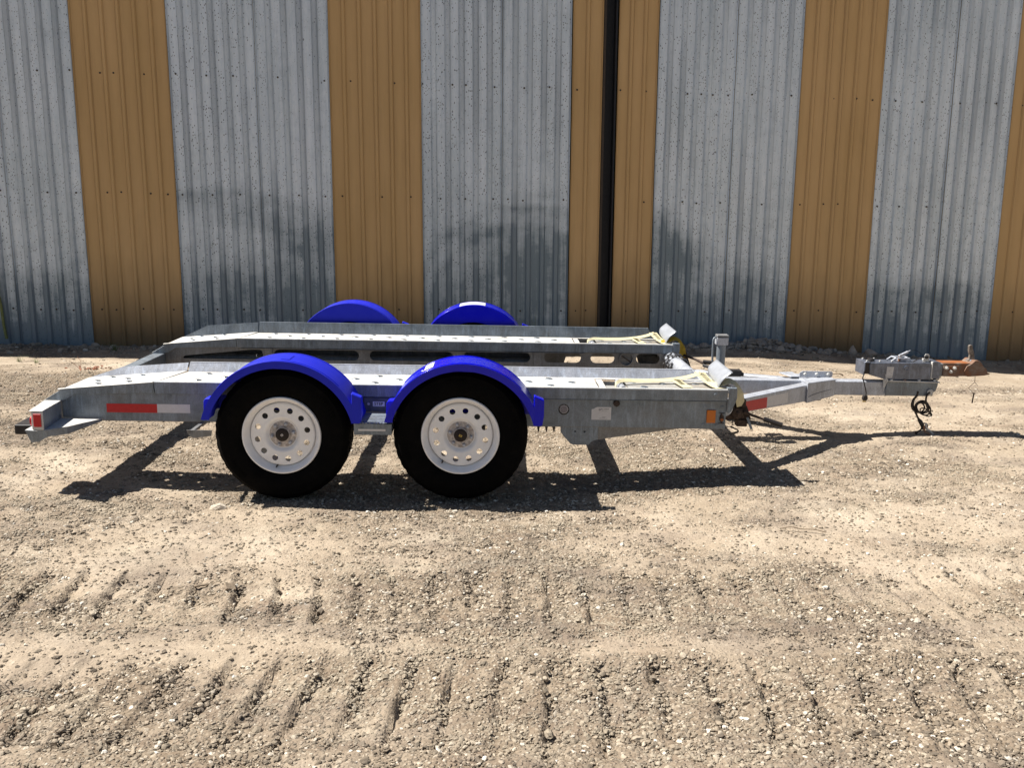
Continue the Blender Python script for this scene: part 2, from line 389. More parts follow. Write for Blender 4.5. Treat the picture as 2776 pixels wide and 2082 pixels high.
# gravel scattered by geometry nodes over the ground mesh
def gravel_object(name, gmesh, dens, smin, smax, seed, flat, thr):
    ng = bpy.data.node_groups.new(name, 'GeometryNodeTree')
    ng.interface.new_socket('Geometry', in_out='INPUT', socket_type='NodeSocketGeometry')
    ng.interface.new_socket('Geometry', in_out='OUTPUT', socket_type='NodeSocketGeometry')
    n = ng.nodes; L = ng.links.new
    gi = n.new('NodeGroupInput'); go = n.new('NodeGroupOutput')
    at = n.new('GeometryNodeInputNamedAttribute'); at.data_type = 'FLOAT'; at.inputs[0].default_value = 'stones'
    mul = n.new('ShaderNodeMath'); mul.operation = 'MULTIPLY'; L(at.outputs[0], mul.inputs[0]); mul.inputs[1].default_value = dens
    ds = n.new('GeometryNodeDistributePointsOnFaces'); L(gi.outputs[0], ds.inputs['Mesh']); L(mul.outputs[0], ds.inputs['Density']); ds.inputs['Seed'].default_value = seed
    join = n.new('GeometryNodeJoinGeometry')
    for k in range(5):
        ico = n.new('GeometryNodeMeshIcoSphere'); ico.inputs['Radius'].default_value = 1; ico.inputs['Subdivisions'].default_value = 2
        nz = n.new('ShaderNodeTexNoise'); nz.noise_dimensions = '4D'; nz.inputs['W'].default_value = k*3.7+seed; nz.inputs['Scale'].default_value = .9; nz.inputs['Detail'].default_value = 1
        sb = n.new('ShaderNodeVectorMath'); sb.operation = 'SUBTRACT'; L(nz.outputs['Color'], sb.inputs[0]); sb.inputs[1].default_value = (.5, .5, .5)
        sc = n.new('ShaderNodeVectorMath'); sc.operation = 'SCALE'; L(sb.outputs[0], sc.inputs[0]); sc.inputs['Scale'].default_value = 2.0
        sp = n.new('GeometryNodeSetPosition'); L(ico.outputs['Mesh'], sp.inputs['Geometry']); L(sc.outputs[0], sp.inputs['Offset'])
        tr = n.new('GeometryNodeTransform'); L(sp.outputs[0], tr.inputs['Geometry']); tr.inputs['Scale'].default_value = (1, .62+.09*k, flat+.05*k)
        sm = n.new('GeometryNodeSetMaterial'); L(tr.outputs[0], sm.inputs[0]); sm.inputs['Material'].default_value = STONE_I
        gt = n.new('GeometryNodeGeometryToInstance'); L(sm.outputs[0], gt.inputs[0]); L(gt.outputs[0], join.inputs[0])
    ip = n.new('GeometryNodeInstanceOnPoints'); L(ds.outputs['Points'], ip.inputs['Points']); L(join.outputs[0], ip.inputs['Instance']); ip.inputs['Pick Instance'].default_value = True
    ri = n.new('FunctionNodeRandomValue'); ri.data_type = 'INT'; ri.inputs[4].default_value = 0; ri.inputs[5].default_value = 4; L(ri.outputs[2], ip.inputs['Instance Index']); ri.inputs['Seed'].default_value = 3
    rr = n.new('FunctionNodeRandomValue'); rr.data_type = 'FLOAT_VECTOR'; rr.inputs[0].default_value = (-.45, -.45, 0); rr.inputs[1].default_value = (.45, .45, 6.28); L(rr.outputs[0], ip.inputs['Rotation'])
    rs = n.new('FunctionNodeRandomValue'); rs.data_type = 'FLOAT'; rs.inputs['Seed'].default_value = 9; rs.inputs[2].default_value = 0; rs.inputs[3].default_value = 1
    pw = n.new('ShaderNodeMath'); pw.operation = 'POWER'; L(rs.outputs[1], pw.inputs[0]); pw.inputs[1].default_value = 4.0
    mr = n.new('ShaderNodeMapRange'); L(pw.outputs[0], mr.inputs[0]); mr.inputs[3].default_value = smin; mr.inputs[4].default_value = smax; L(mr.outputs[0], ip.inputs['Scale'])
    st = n.new('GeometryNodeStoreNamedAttribute'); st.data_type = 'FLOAT'; st.domain = 'INSTANCE'; st.inputs['Name'].default_value = 'tone'; L(ip.outputs[0], st.inputs['Geometry'])
    rt = n.new('FunctionNodeRandomValue'); rt.data_type = 'FLOAT'; rt.inputs['Seed'].default_value = 21; L(rt.outputs[1], st.inputs['Value'])
    L(st.outputs[0], go.inputs[0])
    o = bpy.data.objects.new(name, gmesh); COL.objects.link(o); m = o.modifiers.new('scatter', 'NODES'); m.node_group = ng
    o['kind'] = 'stuff'; return o
# a coarse sheet just for the scatter, so that point counts stay bounded
def scatter_mesh(x0, x1, y0, y1, st, fn):
    gx = np.arange(x0, x1+st/2, st); gy = np.arange(y0, y1+st/2, st); A, B = np.meshgrid(gx, gy); C_ = ground_z(A, B)
    m = bpy.data.meshes.new('gravel'); k, l = len(gx), len(gy)
    f = [(j*k+i, j*k+i+1, (j+1)*k+i+1, (j+1)*k+i) for j in range(l-1) for i in range(k-1)]
    m.from_pydata(np.stack([A, B, C_], -1).reshape(-1, 3).tolist(), [], f)
    at = m.attributes.new('stones', 'FLOAT', 'POINT'); at.data.foreach_set('value', fn(A, B).ravel().astype(np.float32)); m.materials.append(STONE_I); return m
def dens_near(A, B):
    g = gravel_mask(A, B); return (.22+.85*sst(.2, .8, g))*np.exp(-np.maximum(0, B-4.6)/2.2)
g1 = gravel_object('gravel', scatter_mesh(-4.6, 4.8, 2.1, 9.9, .04, dens_near), 14500, .0018, .0110, 1, .42, 0)
g2 = gravel_object('gravel', scatter_mesh(-6.5, 7.2, 2.1, 10.6, .06, lambda A, B: (.08+.9*sst(.35, .8, gravel_mask(A, B)))), 260, .006, .018, 5, .45, 0)
def dens_wall(A, B):
    d = (Y0W + (A*sin(PSI))/cos(PSI)) - B
    s_ = A
    return np.clip(1.1-d/.75, 0, 1)*(d > -.1)*(.35+.65*sst(-.3, .4, fbm(A*1.2, B, 2, 77)))
g3 = gravel_object('gravel', scatter_mesh(-7.5, 7.8, 9.2, 11.7, .06, dens_wall), 420, .010, .042, 8, .55, 0)

def rock(mb, c, r, seed, sq=(1, .8, .6)):
    rr = random.Random(seed); bm = bmesh.new(); bmesh.ops.create_icosphere(bm, subdivisions=2, radius=1)
    ph = [rr.uniform(0, 6) for _ in range(6)]
    ca, sa = cos(rr.uniform(0, 6)), sin(rr.uniform(0, 6))
    cuts = [(Vector((rr.uniform(-1, 1), rr.uniform(-1, 1), rr.uniform(-.4, 1))).normalized(), rr.uniform(.55, .85)) for _ in range(7)]
    vs = []
    for v in bm.verts:
        p = v.co.copy(); k = 1+.16*sin(3*p.x+ph[0])+.14*sin(4*p.y+ph[1])+.12*sin(3.5*p.z+ph[2]); p *= k
        for nn, dd in cuts:
            q = p.dot(nn)
            if q > dd: p -= nn*(q-dd)
        vs.append((c[0]+r*sq[0]*p.x, c[1]+r*sq[1]*p.y, c[2]+r*sq[2]*p.z))
    fs = [tuple(q.index for q in f.verts) for f in bm.faces]; bm.free(); mb.add(vs, fs)
def wall_xy(s_, d=0.0):   # point on the ground at wall coordinate s, d metres in front
    return (s_*cos(PSI)+d*sin(PSI), Y0W+s_*sin(PSI)-d*cos(PSI))

# ------------------------------------------------------------ shed wall
shed = thing('metal_shed', 'long metal shed wall striped in weathered grey and tan ribbed sheets', 'building', (0, Y0W, 0), (0, 0, PSI))
def mat_sheet(name, grey):
    t = NT(name); g = t.attr('grime')
    if grey:
        c = t.ramp(t.noise(1.1, 4, .6, vec=t.map((2.2, 2.2, .6))), [(.3, (.66, .735, .80)), (.7, (.78, .85, .92))])
        c = t.mix(t.ramp(t.noise(1, 5, .6, vec=t.map((9, 9, .9))), [(.42, 0), (.75, .5)]), c, (.56, .63, .69))
        c = t.mix(t.ramp(t.noise(1, 4, .6, vec=t.map((1.9, 1.9, .45), (4, 0, 2))), [(.48, 0), (.70, .5)]), c, (.50, .58, .63))
        mot = t.noise(1, 3, .8, vec=t.map((55, 55, 14))); c = t.mix(.16, c, t.ramp(mot, [(.35, 0), (.65, 1)]), 'OVERLAY')
        vc = t.voro(1, vec=t.map((58, 58, 34))); vcol = t.voro(1, vec=t.map((58, 58, 34)), out='Color')
        sp = t.n.new('ShaderNodeSeparateColor'); t.L(vcol, sp.inputs[0])
        keep = t.math('GREATER_THAN', sp.outputs[0], .30)
        size = t.math('MULTIPLY', sp.outputs[1], .30)
        spot = t.math('MULTIPLY', t.math('LESS_THAN', vc, size), keep)
        c = t.mix(t.math('MULTIPLY', spot, .85), c, (.05, .052, .065))
        vc2 = t.voro(1, vec=t.map((16, 16, 7), (3, 3, 1))); vcol2 = t.voro(1, vec=t.map((16, 16, 7), (3, 3, 1)), out='Color')
        sp2 = t.n.new('ShaderNodeSeparateColor'); t.L(vcol2, sp2.inputs[0])
        spot2 = t.math('MULTIPLY', t.math('LESS_THAN', vc2, t.math('MULTIPLY', sp2.outputs[2], .10)), t.math('GREATER_THAN', sp2.outputs[1], .45))
        c = t.mix(t.math('MULTIPLY', spot2, .8), c, (.06, .062, .075))
        gn = t.noise(1, 6, .68, vec=t.map((4, 4, 6))); gs = t.noise(1, 5, .6, vec=t.map((34, 34, 1.3)))
        gg = t.math('ADD', g, t.math('MULTIPLY', t.math('SUBTRACT', gn, .5), 1.15))
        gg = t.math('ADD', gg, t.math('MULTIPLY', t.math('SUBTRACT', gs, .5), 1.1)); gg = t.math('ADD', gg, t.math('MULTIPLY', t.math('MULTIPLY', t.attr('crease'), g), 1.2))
        c = t.mix(t.ramp(gg, [(.05, 0), (.75, .52), (1.35, .86)]), c, (.13, .185, .225))
    else:
        c = t.ramp(t.noise(.8, 4, .6, vec=t.map((3, 3, .7))), [(.3, (.50, .325, .140)), (.7, (.59, .39, .185))])
        c = t.mix(t.ramp(t.noise(1, 5, .6, vec=t.map((30, 30, 1.5))), [(.5, 0), (.8, .3)]), c, (.37, .235, .105))
        gn = t.noise(1, 5, .6, vec=t.map((6, 6, 2)))
        gg = t.math('ADD', g, t.math('MULTIPLY', t.math('SUBTRACT', gn, .5), .4))
        c = t.mix(t.ramp(gg, [(.20, 0), (1, .80)]), c, (.13, .085, .045))
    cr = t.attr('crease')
    c = t.mix(t.math('MULTIPLY', cr, .62 if grey else .42), c, (.20, .23, .27) if grey else (.20, .125, .06))  # rib slopes darkened: their shade painted in along with settled dirt
    return t.set(c, .55 if grey else .5, .35 if grey else 0, t.bump(t.noise(6, 3, .5), .06, .02), .35)
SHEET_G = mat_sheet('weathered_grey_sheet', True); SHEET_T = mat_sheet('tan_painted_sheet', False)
GRIME = [(-3.35, 1.58, .5, .12, .36), (-2.75, 1.38, .5, .13, .6), (-2.3, 1.10, .38, .16, .75), (-2.9, .55, .8, .28, .7), (-2.2, .45, .4, .5, .45),
         (-.45, 1.22, .40, .10, .45), (.12, .98, .46, .26, .38), (.40, .78, .42, .45, .85), (-.25, .62, .5, .42, .42), (.25, 1.5, .35, .05, .35), (.30, 1.66, .2, .05, .3), (-.7, .4, .35, .4, .3),
         (1.75, 1.15, .18, .30, .85), (2.05, .95, .2, .22, .75), (1.75, .6, .35, .4, .6), (2.75, .62, .35, .18, .45), (2.4, .25, .8, .3, .5),
         (4.6, .52, .5, .14, .5), (5.4, .48, .4, .16, .55), (5.0, .1, .9, .3, .5), (-5.0, .62, .6, .12, .3), (-5.1, .2, .9, .3, .5)]
def grime_at(s_, z, grey, zb):
    g = (.80 if grey else .95)*np.exp(-((z-zb)/(.45 if grey else .60)).clip(0)**1.2)+.18*np.exp(-((z-zb)/1.1).clip(0))
    if grey:
        for cs, cz, rs_, rz, am in GRIME: g = g+.72*am*np.exp(-np.abs((s_-cs)/(rs_*1.15))**2.6-np.abs((z-cz)/(rz*1.2))**2.6)
        for k, (cs, cz, R_) in enumerate(((.1, .25, 1.25), (.1, .25, 1.05), (-3.2, -.4, 2.05), (-5.3, -.2, .98))):   # sweeping scrub marks
            rr_ = np.sqrt((s_-cs)**2+(z-cz)**2); g = g+.20*np.exp(-((rr_-R_)/.06)**2)*(z > .35)
    return g
def sheet(s0, s1, nrib, grey, proud, z0=-.75, z1=5.35, name='wall_sheet', label=None):
    p = (s1-s0)/nrib; prof = []   # (s, y, crease)
    rt, rb, h = (.034/2, .064/2, .024) if grey else (.022/2, .05/2, .020)
    for i in range(nrib+1):
        c = s0+i*p
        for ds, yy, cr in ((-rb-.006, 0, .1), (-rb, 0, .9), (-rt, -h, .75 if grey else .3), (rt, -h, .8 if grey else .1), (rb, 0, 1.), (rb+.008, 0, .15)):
            q = c+ds
            if s0-.001 <= q <= s1+.001 and not (i == nrib and ds > 0) : prof.append((q, yy, cr))
        if i < nrib:
            prof.append((c+p*.5, -.0015, 0))
    ss = np.array([a for a, b, c in prof]); yy = np.array([b for a, b, c in prof]); cc = np.array([c for a, b, c in prof])
    zs = np.concatenate([np.arange(z0, 2.3, .075), np.arange(2.3, z1, .25), [z1]])
    A, B = np.meshgrid(ss, zs); C_ = np.tile(yy, (len(zs), 1)); CR = np.tile(cc, (len(zs), 1))
    wob = .0045*fbm(A*1.7+9, B*1.1, 2, 55)+.006*fbm(A*.5, B*.4, 2, 56)
    A2 = A+.004*fbm(B*.8+A*.05, A*.6, 2, 57)
    m = bpy.data.meshes.new(name); k = len(ss); l = len(zs)
    f = [(j*k+i, j*k+i+1, (j+1)*k+i+1, (j+1)*k+i) for j in range(l-1) for i in range(k-1)]
    m.from_pydata(np.stack([A2, C_-proud+wob, B], -1).reshape(-1, 3).tolist(), [], f)
    zb = wall_foot(A)
    GR = grime_at(A, B, grey, zb)
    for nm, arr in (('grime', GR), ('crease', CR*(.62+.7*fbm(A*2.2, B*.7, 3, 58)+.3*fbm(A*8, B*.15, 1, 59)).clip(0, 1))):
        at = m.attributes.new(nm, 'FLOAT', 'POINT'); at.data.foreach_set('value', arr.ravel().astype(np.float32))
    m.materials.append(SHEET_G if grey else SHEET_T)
    o = bpy.data.objects.new(name, m); COL.objects.link(o); o.parent = shed
    md = o.modifiers.new('solid', 'SOLIDIFY'); md.thickness = .0012; md.offset = 1
    o['label'] = label or ('weathered grey ribbed sheet' if grey else 'tan painted ribbed sheet')
    return o
BT = [(-13.1, -10.5+.06), (-10.44, -9.49)]
def stripe(s0, s1, grey):
    if grey:
        mid = s0+(s1-s0)*6/11
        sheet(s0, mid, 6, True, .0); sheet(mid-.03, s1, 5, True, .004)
    else: sheet(s0-.025, s1+.025, 6, False, .008)
edges = [(-14.95, 0), (-13.01, 1), (-12.06, 0), (-10.35, 1), (-9.40, 0), (-7.69, 1), (-6.385, 0)]
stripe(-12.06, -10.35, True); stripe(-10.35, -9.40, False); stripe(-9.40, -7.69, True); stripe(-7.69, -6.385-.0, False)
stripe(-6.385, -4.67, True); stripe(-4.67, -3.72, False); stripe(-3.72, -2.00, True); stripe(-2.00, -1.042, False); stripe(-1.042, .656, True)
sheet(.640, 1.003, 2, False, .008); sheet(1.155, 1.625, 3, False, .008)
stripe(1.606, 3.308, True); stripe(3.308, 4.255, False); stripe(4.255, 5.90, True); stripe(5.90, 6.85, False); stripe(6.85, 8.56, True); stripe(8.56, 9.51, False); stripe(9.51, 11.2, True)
DARKM = mat_plain('dark_door_gap_steel', (.016, .017, .021), .6, .2, .3); DARKBROWN = mat_plain('dark_brown_trim', (.045, .03, .02), .6)
obj('gap_post', MB().box(1.003, 1.155, .10, .13, -.75, 5.35), DARKM, shed, label='black post standing in the open gap between tan sheets')
obj('gap_trim', MB().box(1.000, 1.028, -.008, .10, -.75, 5.35), DARKBROWN, shed, bevel=.002)
obj('gap_trim', MB().box(1.136, 1.158, -.004, .10, -.75, 5.35), DARKM, shed, bevel=.002)
# screw heads: rows on the girts
mb = MB()
for rz0, slope in ((.335, -.0083), (1.600, -.0098), (2.830, -.0162), (4.08, -.02)):
    s_ = -6.3
    while s_ < 7.5:
        s_ += random.choice((.156, .312, .312, .468)); q = s_+random.uniform(-.02, .02)
        if .98 < q < 1.18: continue
        z = rz0+slope*q+random.uniform(-.012, .012)
        mb.lathe([(.0001, -.012), (.0045, -.011), (.006, -.006), (.0105, -.005), (.0105, 0)], (q, -.009, z), 'y', 8)
obj('screw_heads', mb, DARKBROWN, shed, kind='stuff')
obj('roof_panel', MB().hexa([(-12.1, -.03, 5.34), (11.3, -.03, 5.34), (11.3, 7, 5.60), (-12.1, 7, 5.60), (-12.1, -.03, 5.39), (11.3, -.03, 5.39), (11.3, 7, 5.65), (-12.1, 7, 5.65)]), GALV_DARK, shed)
obj('end_wall', MB().box(-12.12, -12.06, .02, 7, -.75, 5.34), SHEET_T, shed); obj('end_wall', MB().box(11.2, 11.26, .02, 7, -.75, 5.34), SHEET_T, shed)
obj('back_wall', MB().box(-12.06, 11.2, 6.95, 7, -.75, 5.5), SHEET_T, shed)
hose = tag(obj('hose', MB().tube(catmull([(-5.60, -.05, 0.06), (-5.615, -.05, .2), (-5.63, -.045, .42), (-5.655, -.04, .60), (-5.70, -.035, .80)]), .016, 8), mat_plain('olive_hose', (.17, .19, .06), .6), smooth=60), 'olive green hose hanging against the grey sheets at the far left', 'hose')
hose.location = (0, Y0W, 0); hose.rotation_euler = (0, 0, PSI)

# ------------------------------------------------------------ trailer
TP = 0.01204; YAW = radians(1.0); TO = Vector((0, 5.08, 0))
TR = Matrix.Rotation(YAW, 3, 'Z') @ Matrix.Rotation(TP, 3, 'Y')
def TW(x, y, z): return TO + TR @ Vector((x, y, z))
trailer = thing('car_trailer', 'galvanised twin-ramp car trailer with four blue mudguards parked by the striped wall', 'trailer', TO, (0, TP, YAW))
T_ = trailer

# --- ramps
def holes_grid(x0, x1, y0, dx=.245, r=.0125):
    out = []
    for row, yy in enumerate((.075, .175, .275)):
        x = x0+(.05, .175, .05)[row]
        while x < x1-.03:
            out.append([(x+1.3*r*cos(a*pi/4), y0+yy+r*sin(a*pi/4)) for a in range(8)]); x += dx
    return out
def collars(mb, holes, zf):
    for h in holes:
        cx = sum(p[0] for p in h)/8; cy = sum(p[1] for p in h)/8
        o = len(mb.v); vs = []
        for f_, dz in ((1.55, 0), (1.12, .0045), (1.0, -.004)):
            for a in range(8): vs.append((cx+.0163*f_*cos(a*pi/4), cy+.0125*f_*sin(a*pi/4), zf(cx)+dz+.0003))
        fs = [(k*8+i, k*8+(i+1) % 8, (k+1)*8+(i+1) % 8, (k+1)*8+i) for k in range(2) for i in range(8)]
        mb.add(vs, fs)
def ramp(y0, near):
    """one wheel track; y0 = its near edge.  near: inner lip leans, plain web outside"""
    lip = y0+.335; W = .335
    ZD = .572
    # main deck: edge roll, flange, sheet with punched holes
    hs = holes_grid(-1.80, .46, y0)
    mb = MB(); xj0, xj1 = -1.962, -1.885
    mb.prism([(xj0, y0+.012), (.475, y0+.012), (.475, lip), (xj1, lip)], lambda u, v, w_: (u, v, ZD+w_), 0, -.004, hs)
    d = obj('deck_plate', mb, GALV_DECK, T_)
    cm = MB(); collars(cm, hs, lambda x: ZD); obj('punched_rims', cm, GALV, d, kind='stuff')
    fl = MB().prism([(xj0, .572), (1.186, .572), (1.186, .516), (xj0+.008, .511)], lambda u, v, w_: (u, y0+w_, v), -.012, -.008)
    fl.box(xj0+.01, 1.186, y0-.012, y0-.001, .511, .5145)
    fl.prism([(xj0, y0-.012), (1.186, y0-.012), (1.186, y0+.012), (xj0, y0+.012)], lambda u, v, w_: (u, v, .5735+w_), 0, .005)
    obj('edge_flange', fl, GALV, T_, bevel=.002)
    # top roll of the outer edge, brighter
    obj('edge_roll', MB().tube([(xj0, y0-.004, .5745), (1.186, y0-.004, .5745)], .0075, 8), GALV_DECK, T_, smooth=60)
    # raised lip
    lean = .026 if near else .004; top = .622 if near else .650
    lp = MB().hexa([(xj1, lip, ZD-.002), (1.10, lip, ZD-.002), (1.10, lip+.004, ZD-.002), (xj1, lip+.004, ZD-.002), (xj1+.005, lip+lean, top), (1.06, lip+lean, top), (1.06, lip+lean+.004, top), (xj1+.005, lip+lean+.004, top)])
    lp.box(xj1+.005, 1.06, lip+lean, lip+lean+.016, top-.001, top+.003)
    obj('deck_lip', lp, GALV_TONGUE if near else GALV, T_)
    # rear sloping deck, folded once more at its end
    def zr(x): return ZD-(xj0-x)*(ZD-.530)/.50 if x > -2.46 else .530-(-2.46-x)*.60
    hr = [h for h in holes_grid(-2.52, -1.93, y0, .17) if min(p[0] for p in h) > -2.45 and max(p[0] for p in h) < -1.99]
    mb = MB()
    mb.prism([(-2.46, y0+.010), (xj0-.006, y0+.010), (xj1-.006, lip), (-2.46, lip)], lambda u, v, w_: (u, v, zr(u)+w_), 0, -.004, hr)
    cr_ = MB(); collars(cr_, hr, zr)
    mb.add([(-2.46, y0, zr(-2.46)), (-2.46, lip, zr(-2.46)), (-2.572, lip-.02, .462), (-2.572, y0, .462), (-2.46, y0, zr(-2.46)-.004), (-2.46, lip, zr(-2.46)-.004), (-2.572, lip-.02, .458), (-2.572, y0, .458)],
           [(0, 1, 2, 3), (7, 6, 5, 4), (3, 2, 6, 7), (0, 3, 7, 4)])
    dr_ = obj('deck_plate', mb, GALV_DECK, T_); obj('punched_rims', cr_, GALV, dr_, kind='stuff')
    fr = MB().prism([(-2.575, .460), (-2.46, .531), (xj0-.008, .572), (xj0-.001, .512), (-2.40, .500), (-2.452, .466), (-2.555, .450)], lambda u, v, w_: (u, y0+w_, v), -.003, .001)
    obj('edge_flange', fr, GALV, T_, bevel=.0015)
    ft = MB().hexa([(-2.49, y0-.003, .521), (xj0-.008, y0-.003, .567), (xj0-.008, y0+.014, .567), (-2.49, y0+.014, .521), (-2.49, y0-.003, .529), (xj0-.008, y0-.003, .5765), (xj0-.008, y0+.014, .5765), (-2.49, y0+.014, .529)])
    obj('edge_roll', ft, GALV_DECK, T_, bevel=.002)
    lr = MB().add([(xj1-.008, lip, .574), (-2.452, lip, .531), (-2.27, lip+lean*.9, top-.030), (xj1-.004, lip+lean, top)], [(0, 1, 2, 3)])
    obj('deck_lip', lr, GALV_TONGUE if near else GALV, T_, solid=.003)
    # front section: roller gap, inset plate
    mb = MB()
    mb.box(.475, 1.186, y0+.012, y0+.035, ZD-.004, ZD)
    mb.box(.475, 1.12, lip-.035, lip, ZD-.004, ZD)
    mb.box(.485, .52, y0+.035, lip-.04, ZD-.010, ZD-.002)
    obj('deck_rail', mb, GALV_DECK, T_, bevel=.001)
    obj('deck_roller', MB().tube([(.615, y0+.05, ZD-.014), (.615, lip-.05, ZD-.014)], .02, 12), WORN, T_, smooth=60)
    hf = [[(x+.013*cos(a*pi/4), y0+yy+.009*sin(a*pi/4)) for a in range(8)] for x, yy in ((.74, .11), (.86, .21), (.97, .11), (1.05, .22), (.69, .24))]
    mb = MB().box(.50, 1.184, y0+.012, lip, ZD-.040, ZD-.037).box(1.12, 1.184, y0+.035, lip, ZD-.008, ZD-.004).prism([(.65, y0+.036), (1.165, y0+.036), (1.165, lip-.042), (.65, lip-.042)], lambda u, v, w_: (u, v, ZD-.008+w_), 0, -.004, hf)  # lowest sheet is added to stop sunlight leaking through the deck gaps
    ip_ = obj('inset_plate', mb, GALV_WORN, T_); cf_ = MB(); collars(cf_, hf, lambda x: ZD-.008); obj('punched_rims', cf_, GALV, ip_, kind='stuff')
    # webs
    yo, yi = (y0+.006, lip-.03) if near else (lip-.01, y0+.006)
    outer = [(-2.474, .355), (1.186, .355), (1.186, .565), (-1.93, .565), (-2.43, .508), (-2.474, .470)]
    if not near: outer = [(-2.474, .36), (.42, .36), (.44, .43), (.98, .43), (1.0, .36), (1.186, .36), (1.186, .565), (-1.93, .565), (-2.43, .508), (-2.474, .470)]
    obj('side_beam', MB().prism(outer, XZ, yo, yo+.004), GALV if near else GALV_DARK, T_, bevel=.001)
    obj('beam_foot', MB().box(-2.40, 1.186, min(yo, yo+(.05 if near else -.05)), max(yo+.004, yo+(.05 if near else -.05)), .352, .356), GALV_DARK, T_)
    inn = [(-2.50, .36), (1.186, .36), (1.186, .555), (-1.93, .555), (-2.43, .505), (-2.50, .470)]
    hl = [[(-2.345, .423), (-1.800, .423), (-1.785, .430), (-1.777, .45), (-1.785, .487), (-1.80, .493), (-1.86, .493), (-2.33, .445), (-2.35, .437), (-2.352, .428)],
          slot(-1.70, -1.086, .424, .498), slot(-1.009, -.406, .428, .499), slot(-.33, .155, .431, .503), slot(.255, .524, .433, .506), slot(.594, .768, .434, .506),
          [(.853+.05*cos(a*pi/12), .468+.05*sin(a*pi/12)) for a in range(24)], slot(.926, 1.099, .435, .508)]
    if near: hl = []
    obj('inner_beam', MB().prism(inn, XZ, yi, yi+.004, hl), GALV_DARK, T_, bevel=.001)
    if not near:
        obj('bounce_blocker', MB().box(.93, 1.18, yi+.004, yo, .357, .360).box(1.02, 1.18, yo-.006, yo, .36, .44).box(-2.44, .17, yi+.004, yo, .357, .360).box(.165, .170, yi+.004, yo, .36, .55), GALV_DARK, T_)  # plates added to keep ground bounce out, so the slots look dark
        obj('stiffener', MB().box(.178, .236, yi-.012, yi, .362, .507), GALV_DARK, T_, bevel=.002)
        obj('stiffener', MB().box(-1.768, -1.71, yi-.012, yi, .362, .507), GALV_DARK, T_, bevel=.002)
        obj('angle_bar', MB().box(-1.93, .545, yi-.008, yi, .504, .530).box(-1.93, .545, yi-.02, yi-.008, .504, .508), GALV_DARK, T_, bevel=.001)
        cp = obj('round_cap', MB().lathe([(.0001, .012), (.046, .012), (.046, -.014), (.053, -.014), (.053, 0)], (.853, yi, .468), 'y', 28), GALV_DARK, T_, smooth=40)
        obj('cap_bar', MB().hexa([(.815, yi+.002, .49), (.820, yi+.002, .494), (.820, yi+.01, .494), (.815, yi+.01, .49), (.885, yi+.002, .442), (.890, yi+.002, .446), (.890, yi+.01, .446), (.885, yi+.01, .442)]), RUSTDARK, cp)
        obj('beam_pipe', MB().tube([(-2.4, yi+.10, .425), (1.12, yi+.10, .425)], .03, 12) if False else MB().tube([(-2.38, yi+.11, .415), (.17, yi+.11, .415)], .030, 12), GALV_DARK, T_, smooth=60)
    # end bracket at the front and strap guide bar
    obj('end_plate', MB().prism([(1.190, .585), (1.232, .587), (1.238, .580), (1.238, .533), (1.230, .505), (1.208, .455), (1.198, .447), (1.190, .450)], XZ, y0-.014, y0-.008).box(1.186, 1.238, y0-.008, y0+.045, .585, .589).box(1.186, 1.190, y0, y0+.04, .45, .588), GALV, T_, bevel=.0015)
    obj('guide_bar', MB().tube([(1.212, y0+.0, .578), (1.212, lip, .578)], .012, 10), WORN, T_, smooth=60)
ramp(0.0, True); ramp(1.66, False)
# near beam furniture
bolt = lambda name, x, z, y, r, mat, n=6, h=.008, par=None: obj(name, MB().lathe([(.0001, -h), (r*.8, -h), (r, -h*.6), (r, 0)], (x, y, z), 'y', n), mat, par or T_, smooth=30)
def tape(x0, x1, z0, z1, y, mat, name, sl=0.0): return obj(name, MB().hexa([(x0, y-.0012, z0), (x1, y-.0012, z0+sl), (x1, y, z0+sl), (x0, y, z0), (x0, y-.0012, z1), (x1, y-.0012, z1+sl), (x1, y, z1+sl), (x0, y, z1)]), mat, T_)
tape(-2.232, -1.956, .400, .449, .0055, RED, 'reflective_tape').data.name = 'red_tape'
tape(-1.956, -1.776, .401, .450, .0055, WTAPE, 'reflective_tape')
bolt('rusty_bolt', .574, .492, .006, .019, RUSTDARK, 8, .014)
bolt('bolt', 1.118, .548, -.012, .012, GALV, 16, .004)
for x, z in ((1.068, .478), (1.165, .476), (1.065, .375), (1.14, .374)): bolt('bolt', x, z, .006, .010, GALV, 14, .003)
rf = obj('amber_reflector', MB().box(1.078, 1.128, -.002, .006, .388, .461), AMBER, T_, bevel=.002)
sl_ = obj('end_slot', MB().prism(slot(1.150, 1.176, .385, .445), XZ, -.001, .006), RUSTDARK, T_); obj('slot_pin', MB().cyl((1.163, .004, .408), .008, -.012, 'y', 10), RUST, sl_)
# round compliance sticker
st = obj('round_sticker', MB().cyl((.283, .006, .452), .0305, -.0012, 'y', 32), BLACK, T_)
obj('sticker_ring', MB().cyl((.283, .0045, .4525), .0225, -.0008, 'y', 32), WTAPE, st)
obj('sticker_disc', MB().cyl((.283, .0036, .4525), .0205, -.0008, 'y', 32), mat_plain('faded_sticker_face', (.22, .20, .21), .6, 0, .25, 120), st)
mb = MB()
for a0, a1 in ((100, 80), (150, 112), (68, 30), (12, -5), (178, 170)):
    pts = [(.283+.0262*cos(radians(a0+(a1-a0)*i/5)), .0044, .4525+.0262*sin(radians(a0+(a1-a0)*i/5))) for i in range(6)]
    mb.tube(pts, .0013, 4)
obj('sticker_print', mb, PALEPRINT, st, kind='stuff')
